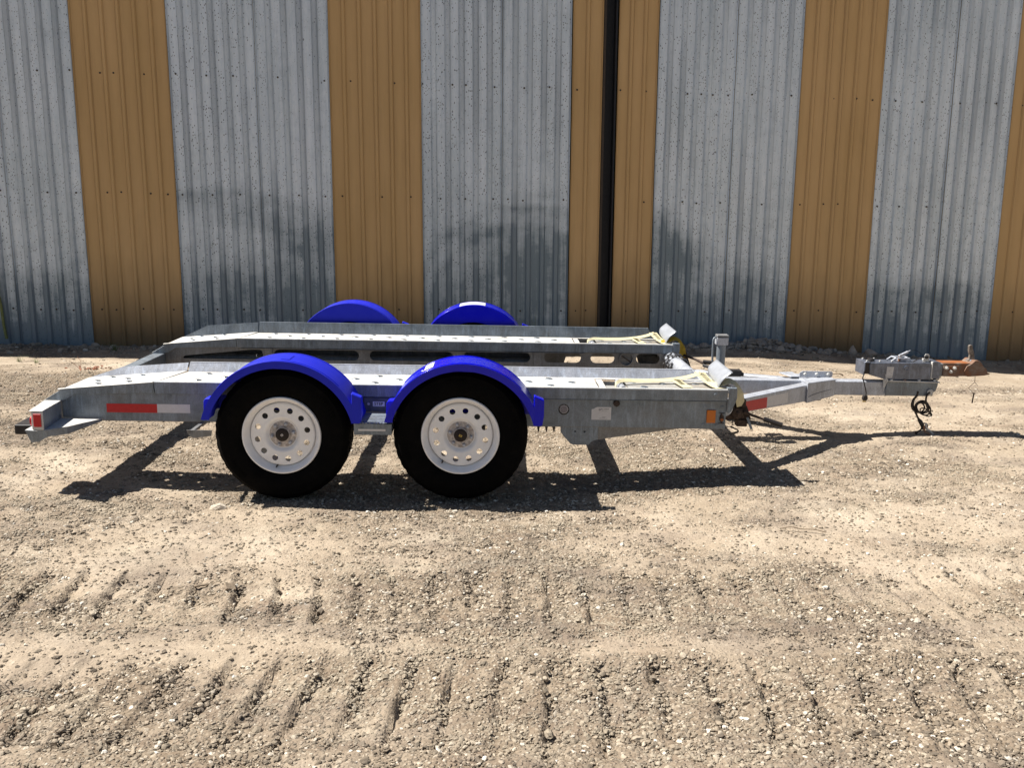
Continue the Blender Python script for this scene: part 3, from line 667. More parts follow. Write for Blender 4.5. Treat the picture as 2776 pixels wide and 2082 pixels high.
# paper label, one corner torn
lb = obj('paper_label', MB().prism([(.437, .396), (.546, .396), (.546, .469), (.470, .469), (.460, .466), (.449, .458), (.437, .456)], XZ, .0045, .006), PAPER, T_)
mb = MB(); yy = .0038
mb.lathe([(.0030, 0), (.0050, 0), (.0050, .0006), (.0030, .0006)], (.4815, yy, .4530), 'y', 14, True)
for x0, x1, z0, h in ((.4875, .4915, .4545, .0045), (.492, .5025, .4548, .0022), (.5065, .511, .4552, .0025), (.512, .524, .4555, .0024), (.5245, .527, .4550, .003), (.5285, .5315, .4552, .004)):
    mb.box(x0, x1, yy, yy+.0006, z0, z0+h)
obj('label_print', mb, PRINT, lb, kind='stuff')
mb = MB()
for x0, x1, z0 in ((.492, .508, .4455), (.513, .522, .4448), (.496, .518, .4118), (.482, .489, .4070), (.496, .512, .4080), (.481, .527, .4030)):
    mb.box(x0, x1, yy, yy+.0006, z0, z0+.0012)
obj('label_print', mb, PALEPRINT, lb, kind='stuff')
# underside bracket with taper fin, bump stops
hol = lambda x, z, r: [(x+r*cos(a*pi/5), z+r*sin(a*pi/5)) for a in range(10)]
obj('axle_bracket', MB().prism([(.268, .357), (.268, .325), (.285, .300), (.325, .256), (.34, .250), (.425, .250), (.447, .272), (.478, .283), (.478, .357)], XZ, .008, .014, [hol(.349, .327, .0055), hol(.402, .327, .0055)]), GALV, T_, bevel=.001)
obj('taper_fin', MB().prism([(.478, .357), (.985, .357), (.478, .278)], XZ, .022, .027), GALV_DARK, T_)
obj('under_crossmember', MB().box(.33, .42, .02, 2.0, .262, .35), GALV_DARK, T_, bevel=.004)
for x in (.145, .190, .232): obj('bump_stop', MB().prism([(x-.009, .356), (x+.009, .356), (x+.005, .322), (x, .312), (x-.003, .322)], XZ, .03, .045), RUSTDARK, T_)
obj('mudguard_stay', MB().prism([(-1.735, .356), (-1.60, .356), (-1.605, .325), (-1.66, .318), (-1.70, .312), (-1.725, .330)], XZ, -.20, -.195).box(-1.72, -1.70, -.20, .0, .34, .352), GALV_DARK, T_)
# cross pipe and axles
obj('front_pipe', MB().tube([(1.178, .03, .470), (1.178, 2.0, .470)], .052, 24), GALV_TONGUE, T_, smooth=60)
for x in (-1.224, -.282): obj('axle', MB().box(x+.06, x+.13, .0, 2.02, .30, .37).tube([(x, -.20, .345), (x+.09, .03, .33)], .025, 8), GALV_DARK, T_, bevel=.004)
# rear bumper beam
bb = MB().hexa([(-2.500, -.285, .367), (-2.442, -.285, .367), (-2.478, .0, .356), (-2.560, .0, .356), (-2.500, -.285, .465), (-2.442, -.285, .465), (-2.478, .0, .460), (-2.560, .0, .460)])
bb.box(-2.565, -2.480, .001, 2.02, .356, .458)
bb.hexa([(-2.560, 2.021, .356), (-2.478, 2.021, .356), (-2.442, 2.30, .367), (-2.500, 2.30, .367), (-2.560, 2.021, .460), (-2.478, 2.021, .460), (-2.442, 2.30, .465), (-2.500, 2.30, .465)])
obj('bumper_beam', bb, GALV, T_, bevel=.003)
obj('beam_cap', MB().hexa([(-2.510, -.292, .4655), (-2.440, -.292, .4655), (-2.474, .0, .4605), (-2.564, .0, .4605), (-2.510, -.292, .470), (-2.440, -.292, .470), (-2.474, .0, .465), (-2.564, .0, .465)]), GALV_DECK, T_, bevel=.001)
fr_ = obj('marker_lamp', MB().box(-2.500, -2.440, -.292, -.285, .368, .4645), GALV_DECK, T_, bevel=.003)
obj('lamp_lens', MB().box(-2.488, -2.448, -.297, -.292, .385, .454), RED, fr_, bevel=.002)
obj('tail_lamp', MB().lathe([(.0001, 0), (.02, -.004), (.028, -.016), (.028, -.026)][::-1], (-2.498, -.235, .405), 'x', 20), RED, T_, smooth=60)
obj('rubber_buffer', MB().hexa([(-2.640, -.20, .318), (-2.530, -.20, .318), (-2.545, .02, .318), (-2.650, .02, .318), (-2.640, -.20, .372), (-2.530, -.20, .372), (-2.545, .02, .376), (-2.650, .02, .376)]), BLACK, T_, bevel=.008, seg=2)
gs = MB().prism([(-2.540, -.285), (-2.475, -.298), (-2.36, -.20), (-2.255, -.005), (-2.55, -.005)], lambda u, v, w_: (u, v, .362+w_), 0, .004)
obj('lamp_gusset', gs, GALV_DECK, T_)
gs = MB().add([(-2.478, -.298, .365), (-2.43, -.275, .365), (-2.36, -.20, .365), (-2.255, -.005, .365), (-2.255, -.005, .352), (-2.36, -.195, .325), (-2.43, -.27, .328), (-2.478, -.290, .30)], [(0, 1, 6, 7), (1, 2, 5, 6), (2, 3, 4, 5)])
gs.hexa([(-2.512, -.285, .298), (-2.466, -.285, .305), (-2.466, -.281, .305), (-2.512, -.281, .298), (-2.538, -.290, .364), (-2.478, -.298, .364), (-2.478, -.294, .364), (-2.538, -.286, .364)])
obj('gusset_skirt', gs, GALV, T_)
# far ramp's tail plate
obj('tail_plate', MB().prism([(-2.572, .466), (-2.690, .402), (-2.700, .390), (-2.700, .36), (-2.575, .36)], XZ, 1.66, 1.668).hexa([(-2.69, 1.66, .398), (-2.572, 1.66, .462), (-2.572, 1.98, .462), (-2.69, 1.98, .398), (-2.69, 1.66, .403), (-2.572, 1.66, .468), (-2.572, 1.98, .468), (-2.69, 1.98, .403)]), GALV_DARK, T_)
# --- mudguards
def mudguard(name, cx, cz, y0, y1, mat, flip=False, lab=None, far=False):
    """outline in xz, swept from y0 (camera side) to y1"""
    R = .424; r = .386
    def outline(rad, leg):
        a = arc(cx, cz, rad, 30 if not leg else 33, 150, 34); return a
    outer = [(cx+.410, cz+.100)] + arc(cx, cz, R, 15, 165, 40) + [(cx-.404, cz+.108)]
    inner = [(cx-.366, cz+.108)] + arc(cx, cz, r, 161, 17, 34) + [(cx+.372, cz+.100)]
    band = outer + inner
    g = MB()
    yf, yb = (y0, y1)
    # sweep
    n = len(outer); vs = [(u, yf, v) for u, v in outer] + [(u, yb, v) for u, v in outer]
    g.add(vs, [(i, i+1, n+i+1, n+i) for i in range(n-1)])
    # rolled rim just inside each edge
    t2 = len(outer)
    face_y, solid_y = (yb, yf) if far else (yf, yb)
    tris = tessellate_polygon([[Vector((u, v, 0)) for u, v in band]]); g.add([(u, face_y, v) for u, v in band], [tuple(t) for t in tris])
    so_ = outer + [(cx-.3, cz+.108)] + [(cx+.3, cz+.100)]
    tris = tessellate_polygon([[Vector((u, v, 0)) for u, v in so_]]); g.add([(u, solid_y, v) for u, v in so_], [tuple(t) for t in tris])
    me_ = g.mesh(name, mat, 0)
    bm = bmesh.new(); bm.from_mesh(me_); bmesh.ops.remove_doubles(bm, verts=bm.verts, dist=.0002); bmesh.ops.recalc_face_normals(bm, faces=bm.faces); bm.to_mesh(me_); bm.free()
    o = obj(name, me_, mat, T_, label=lab)
    m = o.modifiers.new('solid', 'SOLIDIFY'); m.thickness = .005; m.offset = -1
    m = o.modifiers.new('bevel', 'BEVEL'); m.width = .006; m.segments = 3; m.limit_method = 'ANGLE'; m.angle_limit = radians(50); m.harden_normals = True
    for p in me_.polygons: p.use_smooth = True
    ya, yb_ = (yf, yf+.05) if not far else (yb-.05, yb)
    obj('mudguard_foot', MB().prism([(cx+.372, cz+.100), (cx+.418, cz+.100), (cx+.426, cz+.150), (cx+.426, cz+.240), (cx+.372, cz+.262)], XZ, ya-.0015, yb_), mat, o, bevel=.006, seg=2)
    ya, yb_ = (yf+.03, yf+.11) if not far else (yb-.11, yb-.03)
    obj('mudguard_foot', MB().prism([(cx-.404, cz+.108), (cx-.37, cz+.108), (cx-.34, cz+.222), (cx-.394, cz+.216), (cx-.402, cz+.20)], XZ, ya, yb_), mat, o, bevel=.006, seg=2)
    # raised bead lines along the crown
    for yy in (yf+.022, yb-.022):
        obj('crown_bead', MB().tube([(u, yy, v) for u, v in arc(cx, cz, R+.0005, 44, 140, 30)], .0028, 5), mat, o, smooth=80)
    return o
# feet of the near guards stay 0.08 lower on the far one's mirror
m1 = mudguard('mudguard', -1.220, .324, -.283, -.002, BLUE_FADED, lab='sun-faded blue mudguard')
m2 = mudguard('mudguard', -.268, .324, -.283, -.002, BLUE, lab='glossy blue mudguard')
m3 = mudguard('mudguard', -1.205, .374, 2.045, 2.325, BLUE_FADED, lab='sun-faded blue mudguard', far=True)
m4 = mudguard('mudguard', -.262, .374, 2.045, 2.325, BLUE, lab='glossy blue mudguard', far=True)
def arc_patch(cx, cz, R, a0, a1, y0, y1, mat, par, name):
    n = 10; vs = []
    for i in range(n+1):
        a = radians(a0+(a1-a0)*i/n)
        for yy in (y0, y1): vs.append((cx+R*cos(a), yy, cz+R*sin(a)))
    return obj(name, MB().add(vs, [(2*i, 2*i+1, 2*i+3, 2*i+2) for i in range(n)]), mat, par, solid=.0008)
arc_patch(-.268, .324, .4265, 112, 119, -.215, -.06, WTAPE, m2, 'white_sticker'); arc_patch(-.262, .374, .4265, 106, 79, 2.09, 2.29, WTAPE, m4, 'white_sticker')
arc_patch(-1.220, .324, .4265, 90, 84, -.22, -.09, BLUE_FADED, m1, 'blue_sticker')
obj('sticker_scrap', MB().box(-.49, -.475, -.2, -.17, .690, .692), WTAPE, m2)

# --- wheels
def tyre_mesh():
    R = .358; prof = [(.205, .030), (.212, .018), (.232, .006), (.262, -.001), (.295, .001), (.318, .008), (.326, .0085), (.333, .015), (.345, .026), (.352, .036)]
    tread = [(.3575, .050), (.3585, .068), (.3505, .070), (.3505, .078), (.3600, .080), (.3600, .104), (.3505, .106), (.3505, .114)]
    half = prof+tread
    full = half + [(.3600, .116)] + [(r, .232-t_) for r, t_ in reversed(half)]
    n = 108; m = len(full); vs = []; 
    for k in range(n):
        a = 2*pi*k/n
        for i, (r, t_) in enumerate(full):
            rr_ = r
            if .3455 < r and (t_ < .07 or t_ > .162) and k % 3 == 0: rr_ = r-.0035
            if r > .355 and k % 3 == 1 and .075 < t_ < .157: rr_ = r-.004
            vs.append((rr_*cos(a), t_, rr_*sin(a)))
    fs = [(k*m+i, ((k+1) % n)*m+i, ((k+1) % n)*m+i+1, k*m+i+1) for k in range(n) for i in range(m-1)]
    mb = MB().add(vs, fs)
    # faint raised sidewall blocks where the lettering is
    for a0, cnt in ((50, 9), (128, 7), (232, 9), (310, 7)):
        for j in range(cnt):
            a = radians(a0-j*3.2); r0, r1 = .288, .305
            u = (cos(a), sin(a)); w_ = radians(.9)
            p = [(r0, a-w_), (r0, a+w_), (r1, a+w_), (r1, a-w_)]
            b = [(q*cos(b_), -.0005, q*sin(b_)) for q, b_ in p]; tt = [(q*cos(b_), -.0022, q*sin(b_)) for q, b_ in p]
            mb.add(b+tt, [(4, 5, 6, 7), (0, 1, 5, 4), (1, 2, 6, 5), (2, 3, 7, 6), (3, 0, 4, 7)])
    return mb.mesh('tyre', RUBBER, 35)
def wheel_mesh(holes=12):
    mb = MB()
    mb.lathe([(.208, .030), (.2095, .018), (.2065, .010), (.200, .009), (.192, .016), (.187, .030), (.181, .042), (.176, .050), (.174, .062), (.176, .10), (.178, .20), (.19, .215)], (0, 0, 0), 'y', 72)
    # disc edge step and pierced ring
    mb.lathe([(.1735, .062), (.170, .046), (.166, .040), (.158, .038)], (0, 0, 0), 'y', 72)
    ring = [(.158*cos(2*pi*k/72), .158*sin(2*pi*k/72)) for k in range(72)]
    core = [(.108*cos(2*pi*k/72), .108*sin(2*pi*k/72)) for k in range(72)]
    hs = [[(.134*cos(a)+.0158*cos(b*pi/8), .134*sin(a)+.0158*sin(b*pi/8)) for b in range(16)] for a in [2*pi*(k+.5)/holes for k in range(holes)]]
    mb.prism(ring, lambda u, v, w_: (u, w_, v), .038, .042, [core]+hs)
    mb.lathe([(.108, .038), (.098, .0365), (.088, .040), (.080, .050), (.075, .054), (.04, .054), (.03, .054)], (0, 0, 0), 'y', 72)
    return mb.mesh('wheel', WHITE, 35)
TY, WH = tyre_mesh(), wheel_mesh()
def add_wheel(cx, cz, yface, mirror, spin, brass):
    wz = obj('wheel', WH, WHITE, T_); wz.location = (cx, yface, cz); wz.rotation_euler = (0, 0, pi if mirror else 0)
    if not mirror: wz.rotation_euler = (0, spin, 0)
    obj('tyre', TY, RUBBER, wz)
    obj('hub', MB().lathe([(.0001, .053), (.072, .053), (.073, .056)], (0, 0, 0), 'y', 40).lathe([(.038, .054), (.040, .040), (.038, .034), (.0001, .034)], (0, 0, 0), 'y', 32), HUBM, wz, smooth=40)
    cap = obj('hub_cap', MB().lathe([(.036, .036), (.035, .030), (.030, .026), (.0001, .026)], (0, 0, 0), 'y', 32), DARKCAP, wz, smooth=40)
    q = .0085; obj('grease_cover', MB().prism([(q, 0), (0, q), (-q, 0), (0, -q)] if not brass else [(-q, -q*.7), (q, -q*.7), (q, q*.7), (-q, q*.7)], XZ, .022, .026, [[(.003*cos(a*pi/3), .003*sin(a*pi/3)) for a in range(6)]]), BRASS if brass else HUBM, wz)
    for k in range(6):
        a = 2*pi*k/6+.25
        obj('lug_nut', MB().lathe([(.0095, .053), (.0095, .040), (.0085, .034), (.0055, .030), (.0001, .030)], (.0575*cos(a), 0, .0575*sin(a)), 'y', 6), GALV_TONGUE, wz, smooth=30)
    obj('valve_stem', MB().tube([(.176*cos(-1.7), .055, .176*sin(-1.7)), (.172*cos(-1.7), .035, .172*sin(-1.7)), (.178*cos(-1.7), .022, .178*sin(-1.7))], .004, 6), BLACK, wz)
    return wz
add_wheel(-1.224, .342, -.252, False, .06, False); add_wheel(-.280, .352, -.252, False, .45, True)
add_wheel(-1.205, .352, 2.272, True, 0, False); add_wheel(-.270, .362, 2.272, True, 0, True)

# --- step between the mudguards
stp = obj('step', MB().prism([(-.835, -.262), (-.643, -.262), (-.655, -.012), (-.825, -.012)], lambda u, v, w_: (u, v, .418+w_), 0, .004,
        [[(-.805+.003*k, -.235+k*.038), (-.665-.0015*k, -.235+k*.038), (-.665-.0015*k, -.222+k*.038), (-.805+.003*k, -.222+k*.038)] for k in range(5)])
        .box(-.838, -.640, -.268, -.262, .360, .420).box(-.838, -.834, -.262, -.01, .360, .418).box(-.646, -.642, -.262, -.01, .360, .418), GALV, T_, bevel=.0015)
mb = MB()
for x0 in (-.815, -.735):
    for k in range(4): mb.prism([(x0+k*.017, .4215), (x0+k*.017+.0085, .4275), (x0+k*.017+.017, .4215)], XZ, -.268, -.258)
obj('step_teeth', mb, GALV, stp)
obj('step_tape', MB().box(-.815, -.672, -.2695, -.268, .3815, .3925), WTAPE, stp)
pl = obj('step_backplate', MB().prism([(-.822, .425), (-.628, .425), (-.628, .505), (-.822, .505)], XZ, -.004, .005), mat_plain('dull_grey_plate', (.10, .105, .11), .7, .1, .3), T_, bevel=.002)
sg = obj('step_sign', MB().box(-.7715, -.7065, -.0065, -.004, .457, .484), WTAPE, pl)
for x in (-.795, -.683): bolt('bolt', x, .471, -.004, .008, HUBM, 6, .008, pl)
def text(body, size, mat, par, loc, rot=(pi/2, 0, 0), name='lettering'):
    cu = bpy.data.curves.new('t', 'FONT'); cu.body = body; cu.size = size; cu.align_x = 'CENTER'; cu.align_y = 'CENTER'; cu.extrude = .0003; cu.offset = .0004
    o = bpy.data.objects.new('t', cu); COL.objects.link(o); bpy.context.view_layer.update()
    me_ = bpy.data.meshes.new_from_object(o.evaluated_get(bpy.context.evaluated_depsgraph_get())); bpy.data.objects.remove(o)
    me_.materials.clear(); me_.materials.append(mat)
    q = obj(name, me_, mat, par); q.location = loc; q.rotation_euler = rot; return q
text('STEP', .0235, PRINT, sg, (-.739, -.0068, .4705))

# --- drawbar
obj('centre_beam', MB().box(1.20, 2.775, .965, 1.055, .362, .458), GALV_TONGUE, T_, bevel=.008, seg=3)
def fixhex(sgn):
    f = lambda y: 1.01+sgn*(y-1.01)
    b = [(1.27, .285, .368), (1.975, .905, .336), (1.93, .965, .336), (1.222, .345, .368)]
    if sgn < 0: b = [(x, y, z-(.05 if x < 1.5 else 0)) for x, y, z in b]
    t_ = [(1.27, .285, .450), (1.975, .905, .448), (1.93, .965, .448), (1.222, .345, .450)]
    if sgn < 0: t_ = [(x, y, z-(.055 if x < 1.5 else 0)) for x, y, z in t_]
    return MB().hexa([(x, f(y), z) for x, y, z in b+t_])
obj('diagonal_beam', fixhex(1), GALV_TONGUE, T_, bevel=.006, seg=2); obj('diagonal_beam', fixhex(-1), GALV_TONGUE, T_, bevel=.006, seg=2)
def on_diag(t0, t1, q0, q1, mat):   # tape on the near face of the near diagonal
    d = Vector((.705, .62, 0)); nrm = Vector((.62, -.705, 0)).normalized()*.0015; A = Vector((1.27, .285, 0)); out = []
    for t_, in ((t0,), (t1,)):
        zb = .368-.032*t_; zt = .450-.002*t_
        for q in (q0, q1): out.append(A+d*t_+Vector((0, 0, zb+(zt-zb)*q)))
    a_, b_, c_, d_ = out
    return obj('reflective_tape', MB().hexa([a_, c_, c_+nrm, a_+nrm, b_, d_, d_+nrm, b_+nrm]), mat, T_)
on_diag(.03, .43, .06, .76, RED); on_diag(.43, .68, .14, .80, WTAPE)
sl2 = MB().hexa([(1.915, .835, .330), (2.128, .925, .366), (2.128, 1.095, .366), (1.915, 1.185, .330), (1.915, .835, .466), (2.128, .925, .476), (2.128, 1.095, .476), (1.915, 1.185, .466)])
obj('drawbar_socket', sl2, GALV_TONGUE, T_, bevel=.006, seg=2)
cp = obj('clamp_plate', MB().prism([(1.915, .470), (2.135, .476), (2.135, .507), (2.125, .512), (1.935, .512), (1.915, .500)], XZ, 1.012, 1.020).hexa([(1.86, 1.02, .468), (1.92, 1.02, .470), (1.92, 1.19, .470), (1.83, 1.19, .466), (1.885, 1.02, .510), (1.925, 1.02, .512), (1.925, 1.19, .506), (1.855, 1.19, .500)][:4]+[(1.862, 1.02, .474), (1.922, 1.02, .476), (1.922, 1.19, .476), (1.832, 1.19, .472)]), GALV_TONGUE, T_, bevel=.001)
for k in range(3): bolt('bolt', 1.950+k*.077, .492, 1.012, .011, GALV_DECK, 6, .014, cp)
obj('socket_seam', MB().tube(catmull([(1.925, .838, .372), (1.97, .857, .388), (2.03, .883, .400), (2.10, .912, .412)]), .0016, 5), GALV_DARK, T_)
obj('drawbar_foot', MB().cyl((2.02, 1.0, .325), .045, .02, 'z', 16), GALV_DARK, T_)
# jack
jk = obj('jack', MB().tube([(1.367, .945, .33), (1.367, .945, .70)], .029, 20), GALV, T_, smooth=60, label='upright jack tube')
obj('jack_head', MB().box(1.329, 1.405, .912, .978, .690, .742), GALV_TONGUE, jk, bevel=.006, seg=2)
obj('jack_lid', MB().hexa([(1.326, .908, .744), (1.408, .908, .744), (1.412, .985, .744), (1.330, .985, .744), (1.329, .911, .757), (1.404, .911, .757), (1.408, .98, .757), (1.334, .98, .757)]), GALV_DARK, jk, bevel=.003)
obj('jack_pin', MB().box(1.332, 1.402, .909, .913, .7425, .7455), BLACK, jk)
obj('crank_handle', MB().tube(catmull([(1.332, .93, .737), (1.320, .925, .739), (1.309, .92, .728), (1.307, .92, .70), (1.308, .92, .60), (1.309, .92, .585)], 4), .007, 8), GALV, jk, smooth=60)
obj('battery_box', MB().box(1.455, 1.550, 1.08, 1.15, .455, .497).box(1.550, 1.568, 1.09, 1.14, .455, .480), BLACK, T_, bevel=.006, seg=2)
# --- coupler and actuator
body = [(2.352, .585), (2.345, .575), (2.350, .507), (2.385, .497), (2.445, .481), (2.50, .477), (2.756, .480), (2.752, .588), (2.740, .592)]
hs_ = obj('actuator_housing', MB().prism(body, XZ, .937, 1.083), CASTM, T_, bevel=.008, seg=3)
obj('end_cap', MB().box(2.318, 2.352, .942, 1.078, .512, .584), BLACK, hs_, bevel=.003); obj('cap_flange', MB().box(2.310, 2.318, .934, 1.086, .506, .592).box(2.318, 2.352, .936, 1.084, .584, .592), CASTM, hs_, bevel=.002)
obj('filler_cap', MB().lathe([(.0001, .015), (.022, .013), (.026, 0)], (2.375, 1.0, .592), 'z', 20), BLACK, hs_, smooth=50)
for x, y in ((2.335, .96), (2.345, 1.06), (2.42, .96), (2.50, .96), (2.42, 1.06)): obj('bolt', MB().lathe([(.0001, .008), (.006, .008), (.007, 0)], (x, y, .592), 'z', 6), GALV_DECK, hs_)
obj('rating_plate', MB().hexa([(2.459, .9345, .490), (2.500, .9345, .488), (2.500, .937, .488), (2.459, .937, .490), (2.462, .9345, .563), (2.507, .9345, .562), (2.507, .937, .562), (2.462, .937, .563)]), PAPER, hs_)
mb = MB()
for z0, x0, x1 in ((.558, .466+2, 2.502), (.500, 2.464, 2.498), (.495, 2.464, 2.497), (.522, 2.486, 2.498), (.516, 2.488, 2.498)): mb.box(x0, x1, .9335, .9345, z0, z0+.0012)
mb.tube([(2.470, .934, .538), (2.480, .934, .540), (2.486, .934, .545)], .0006, 4).tube([(2.484, .934, .536+.006*cos(a)) if False else (2.484+.006*cos(a), .934, .535+.006*sin(a)) for a in [k*.6 for k in range(9)]], .0008, 4)
obj('plate_print', mb, PALEPRINT, hs_, kind='stuff')
obj('round_plug', MB().lathe([(.018, .002), (.018, -.005), (.014, -.007), (.011, -.004), (.0001, -.004)], (2.589, .937, .556), 'y', 24), CASTM, hs_, smooth=40)
cage = MB()
for yy in (.975, 1.045): cage.tube([(2.500, yy, .593), (2.530, yy, .615), (2.620, yy, .613), (2.628, yy, .604), (2.628, yy, .592)], .0055, 6)
cage.tube([(2.530, .975, .615), (2.530, 1.045, .615)], .0055, 6).tube([(2.620, .975, .613), (2.620, 1.045, .613)], .0055, 6).box(2.56, 2.605, .985, 1.03, .592, .606)
obj('latch_cage', cage, GALV_TONGUE, hs_)
lv = obj('brake_lever', MB().hexa([(2.553, .985, .630), (2.566, .985, .620), (2.566, 1.003, .620), (2.553, 1.003, .630), (2.612, .985, .660), (2.616, .985, .648), (2.616, 1.003, .648), (2.612, 1.003, .660)]).tube([(2.612, .994, .655), (2.630, .994, .664)], .003, 6).lathe([(.0001, -.012), (.011, -.012), (.011, 0)], (2.562, .985, .629), 'y', 16), GALV_TONGUE, hs_, bevel=.001)
obj('lever_post', MB().box(2.556, 2.570, .985, 1.005, .592, .626), RUSTPALE, hs_)
obj('socket_bracket', MB().prism([(2.712, .590), (2.716, .640), (2.724, .648), (2.742, .645), (2.748, .636), (2.742, .590)], XZ, .965, .970).box(2.742, 2.747, .965, 1.0, .592, .636), GALV_DECK, hs_, bevel=.001)
obj('breakaway_switch', MB().box(2.716, 2.737, .955, .972, .616, .634).tube([(2.716, .96, .628), (2.69, .955, .622), (2.65, .95, .606), (2.635, .955, .595)], .004, 6), BLACK, hs_, bevel=.001)
obj('switch_ring', MB().tube([(2.714+.008*cos(a*pi/6), .958, .602+.015*sin(a*pi/6)) for a in range(12)], .0035, 6, closed=True), GALV_DECK, hs_)
obj('switch_wire', MB().tube(catmull([(2.635, .99, .664), (2.652, .99, .668), (2.676, .985, .660), (2.70, .975, .640), (2.716, .965, .625)]), .0012, 5), BLACK, hs_)
slv = obj('sliding_sleeve', MB().prism([(2.757, .487), (2.815, .487), (2.815, .594), (2.80, .600), (2.765, .600), (2.757, .594)], XZ, .940, 1.080), CASTM, T_, bevel=.010, seg=3)
obj('sleeve_collar', MB().box(2.754, 2.762, .933, 1.087, .484, .599), GALV_DECK, slv, bevel=.003); obj('inner_tube', MB().box(2.815, 2.842, .952, 1.068, .500, .586), GALV, slv, bevel=.006, seg=2)
cpl = obj('coupler', MB().prism([(2.834, .503), (2.900, .501), (3.02, .506), (3.02, .590), (2.834, .588)], XZ, .950, 1.070), RUSTPALE, T_, bevel=.010, seg=3, label='worn ball coupler with orange rust on top')
obj('rust_strip', MB().box(2.836, 3.015, .958, 1.062, .5885, .5905), RUST, cpl)
hd = MB().prism([(3.00, .503), (3.110, .512), (3.146, .520), (3.146, .526), (3.130, .530), (3.122, .556), (3.098, .574), (3.078, .602), (3.062, .611), (3.040, .610), (3.020, .590), (2.990, .572), (2.975, .54)], XZ, .940, 1.080)
obj('ball_socket', hd, RUSTPALE, cpl, bevel=.012, seg=3)
obj('socket_nose', MB().lathe([(.0001, .022), (.018, .020), (.030, .010), (.034, -.02)], (3.105, 1.01, .548), 'z', 20), GALV_DECK, cpl, smooth=60)
obj('coupler_plate', MB().prism([(2.838, .503), (2.940, .503), (2.938, .572), (2.838, .572)], XZ, .940, .950), RUSTPALE, cpl, bevel=.001)
for x, z in ((2.855, .560), (2.908, .560), (2.884, .536)): obj('bolt', MB().lathe([(.0001, -.020), (.007, -.020), (.007, -.008), (.012, -.008), (.012, 0)], (x, .940, z), 'y', 8), GALV_DECK, cpl, smooth=30)
lt = obj('coupler_latch', MB().prism([(3.022, .600), (3.028, .616), (3.030, .640), (3.020, .664), (3.018, .700), (3.026, .707), (3.040, .704), (3.048, .680), (3.058, .650), (3.066, .612), (3.060, .596)], XZ, .998, 1.018), mat_rust('aged_latch_steel', (.07, .055, .045), (.18, .155, .13), (.30, .27, .235), 40), cpl, bevel=.003)
obj('latch_pivot', MB().tube([(3.040, .98, .598), (3.040, 1.04, .598)], .011, 10), GALV, cpl)
# mounting bracket under the actuator
mk = obj('mounting_bracket', MB().prism([(2.474, .465), (2.812, .457), (2.812, .440), (2.800, .400), (2.785, .395), (2.785, .372), (2.47, .370)], XZ, .945, .952), GALV, T_, bevel=.001)
obj('mounting_flange', MB().hexa([(2.480, .925, .466), (2.818, .925, .460), (2.818, 1.095, .460), (2.480, 1.095, .466), (2.480, .925, .474), (2.818, .925, .467), (2.818, 1.095, .467), (2.480, 1.095, .474)]), GALV_DECK, mk, bevel=.0015)
for x in (2.497, 2.585, 2.680, 2.783): obj('bolt', MB().lathe([(.0001, .010), (.009, .009), (.011, 0)], (x, .935, .4715), 'z', 8), GALV_DECK if x != 2.585 else RUSTPALE, mk)
obj('bracket_gusset', MB().add([(2.443, .945, .545), (2.462, .935, .500), (2.474, .925, .470), (2.470, .945, .445), (2.458, .952, .395), (2.452, .955, .470)], [(0, 1, 2, 5), (5, 2, 3, 4)]), GALV_DECK, mk, solid=.004)
obj('rear_strut', MB().prism([(2.815, .498), (2.852, .498), (2.846, .486), (2.816, .440)], XZ, .99, 1.03), GALV_DECK, T_)
obj('chain_ring', MB().tube([(2.762+.0165*cos(a*pi/10), .935, .397+.0165*sin(a*pi/10)) for a in range(20)], .0042, 8, closed=True).tube([(2.762, .930, .397), (2.762, .95, .397)], .011, 10), GALV_DECK, T_, smooth=60)

# --- cables, plug, hooks, pin
pc = obj('plug_cable', MB().tube(catmull([(2.313, .935, .530), (2.309, .93, .505), (2.303, .925, .488), (2.312, .922, .46), (2.330, .92, .40), (2.332, .92, .375)]), .0038, 6), BLACK, T_, smooth=60)
obj('plug', MB().prism([(2.316, .374), (2.340, .374), (2.343, .352), (2.337, .340), (2.312, .340), (2.310, .356)], XZ, .908, .934), BLACK, pc, bevel=.003)
for x in (2.317, 2.325, 2.333): obj('plug_pin', MB().box(x-.0022, x+.0022, .918, .924, .327, .340), BRASS, pc)
cb = MB(); cy = .945
def loop(cx_, cz_, rx, rz, ph, tilt, turns=1.0, dy=.0):
    return [(cx_+rx*cos(a+ph)*cos(tilt)-rz*sin(a+ph)*sin(tilt), cy+dy+.006*sin(2*a), cz_+rx*cos(a+ph)*sin(tilt)+rz*sin(a+ph)*cos(tilt)) for a in [2*pi*turns*k/24 for k in range(25)]]
cb.tube(catmull([(2.685, cy, .40), (2.680, cy, .372), (2.660, cy, .345), (2.652, cy, .308), (2.662, cy, .280), (2.682, cy, .262), (2.700, cy, .225), (2.718, cy, .195), (2.740, cy, .160)]), .0065, 8)
cb.tube(catmull([(2.694, cy+.01, .40), (2.690, cy+.01, .372), (2.669, cy+.01, .340), (2.668, cy+.01, .300), (2.684, cy+.01, .258), (2.712, cy+.01, .215), (2.745, cy+.01, .172), (2.75, cy+.01, .150)]), .0055, 8)
cb.tube(catmull([(2.760, cy-.012, .397), (2.745, cy-.012, .385), (2.738, cy-.012, .362), (2.740, cy-.012, .330), (2.752, cy-.012, .295), (2.768, cy-.01, .262), (2.782, cy-.01, .245)]), .0065, 8)
cb.tube(loop(2.722, .295, .048, .042, .3, -.35), .005, 7); cb.tube(loop(2.724, .290, .039, .036, 1.3, -.2, 1, .008), .005, 7); cb.tube(loop(2.732, .283, .052, .036, 2.3, -.6, 1, -.008), .005, 7)
